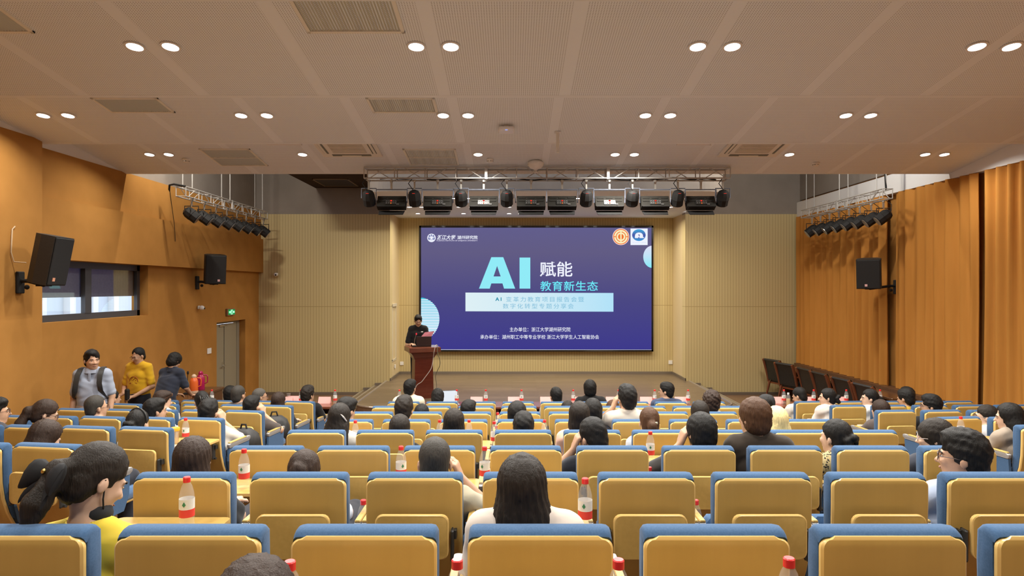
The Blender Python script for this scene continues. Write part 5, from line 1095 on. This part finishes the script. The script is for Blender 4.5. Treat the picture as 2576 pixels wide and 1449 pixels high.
def x_polo(t,MR,J,T,R,s):
    x_collar((158,166,182))(t,MR,J,T,R,s); a=MB(); N=J['neck']; a.box((N[0],N[1]+.098,N[2]-.10),(.03,.012,.12),b=.004); part('placket',a,cloth((150,158,174)),t)
P1,H1=stand(233,878,8.35,PI+.22,'man in grey polo with black backpack straps standing by the left wall','short','black',(160,168,184),face=True,yaw=38,pitch=2,extra=x_polo,trouser=(150,150,155),sleeve=.8)
t=thing('backpack','black backpack on the back of the man in grey polo','bag',tuple(P1.location),P1.rotation_euler.z)
sh=H1-.315; a=MB(); a.loft([[(x,-.21+y,z) for x,y in rrect(w_,dp,.04,3)] for z,w_,dp in ((sh-.46,.13,.05),(sh-.40,.16,.075),(sh-.1,.16,.075),(sh-.02,.12,.05))]); part('body',a,noisy('black nylon',(.018,.017,.017,1),(.035,.033,.031,1),(12,12,12),.6),t,1.2)
for q in (-1,1):
    a=MB(); pts=[(q*.10,-.13,sh-.03),(q*.115,-.06,sh+.065),(q*.125,.03,sh+.055),(q*.13,.115,sh-.02),(q*.135,.150,sh-.12),(q*.15,.145,sh-.22),(q*.19,.08,sh-.31),(q*.19,-.05,sh-.36)]
    rings=[]
    for i,p in enumerate(pts):
        wv=.03 if i<6 else .012; rings.append([(p[0]-wv,p[1],p[2]),(p[0]+wv,p[1],p[2]),(p[0]+wv,p[1]+.012,p[2]+.012),(p[0]-wv,p[1]+.012,p[2]+.012)])
    a.loft(rings); part('strap',a,m_blackp,t,1.2)
def x_print(t,MR,J,T,R,s):
    m=mat('shirt print',(.30,.07,.01,1),.8); N=J['neck']; a=MB(); y0=N[1]+.133
    a.tube([(.075*math.cos(PI*k/14),y0-.006*abs(math.cos(PI*k/14)),N[2]-.30+.085*math.sin(PI*k/14)) for k in range(15)],.006,6)
    for k in range(9): a.box((-.06+.015*k,y0-.002,N[2]-.325+.003*(k%2)),(.010,.012,.010+.006*(k%3)))
    for k in range(7): a.box((-.04+.013*k,y0-.002,N[2]-.275+.012*((k*3)%4)),(.010,.012,.008))
    part('shirt_print',a,m,t)
P2,H2=stand(350,873,10.6,PI-.12,'man in mustard T-shirt and glasses holding a black case','buzz','black',(214,168,42),face=True,yaw=-14,pitch=16,glasses=mat('thin wire frame',(.25,.2,.17,1),.3,.5),sleeve=.78,extra=x_print,
  arms={'el0':(-.25,.02,1.12),'wr0':(-.06,.20,.98),'el1':(.25,.02,1.10),'wr1':(.13,.20,1.02),'hd0':((1,.3,-.15),(0,-.3,-1),.7),'hd1':((.9,.3,-.5),(.2,-.4,-1),.8)})
a=MB(); a.box((0,0,0),(.075,.06,.19),b=.02); o=part('black_case',a,m_black); o.location=((320-CX)/F*10.33,10.33,CZ-(993-CY)/F*10.33); tag(o,'small black case held by the man in mustard','case')
stand(416,889,10.35,-.22,'man in dark navy shirt leaning over the side table, seen from behind','bowl','black',(50,54,66),lean=.16,pitch=34,yaw=-10,sleeve=.85,extra=x_collar((46,50,62)),
  arms={'el0':(-.235,.18,1.08),'wr0':(-.14,.38,.93),'el1':(.235,.18,1.08),'wr1':(.16,.40,.92),'hd0':((.3,1,-.2),(0,0,-1),.4),'hd1':((-.3,1,-.2),(0,0,-1),.4)})
def x_logo(t,MR,J,T,R,s):
    a=MB(); N=J['neck']; a.box((-.085,N[1]+.128,N[2]-.135),(.045,.01,.022),b=.004); part('chest_mark',a,m_wht,t)
stand(1052,791,14.72,PI+.16,'man in black T-shirt reading behind the lectern on stage','short','black',(30,29,30),face=True,pitch=20,yaw=6,glasses=mat('thin wire frame'),zf=ZS,trouser=(26,26,28),sleeve=.75,extra=x_logo,
  arms={'el0':(-.25,.06,1.13),'wr0':(-.06,.33,1.19),'el1':(.26,.08,1.11),'wr1':(.15,.33,1.17),'hd0':((-.2,1,.0),(0,0,-1),.6),'hd1':((-.4,1,.05),(0,0,-1),.6)})
# the head rising at the bottom edge, in the row behind the nearest chairs
Zd=1.0; hx=(632-CX)/F*1.48; CHAIRS[('M','Z',0)]=(hx,Zd,0); place_chair(('M','Z',0),'a brown head at the bottom edge')
ztop=CZ-(1410-CY)/F*1.48; J=seated(ztop-zfl(Zd),0,.10,False)
person('brown head of a person cut by the bottom edge of the photo',(hx,Zd,zfl(Zd)),0,J,.0085,'bowl','brown',(60,58,60),False,group='seated audience')
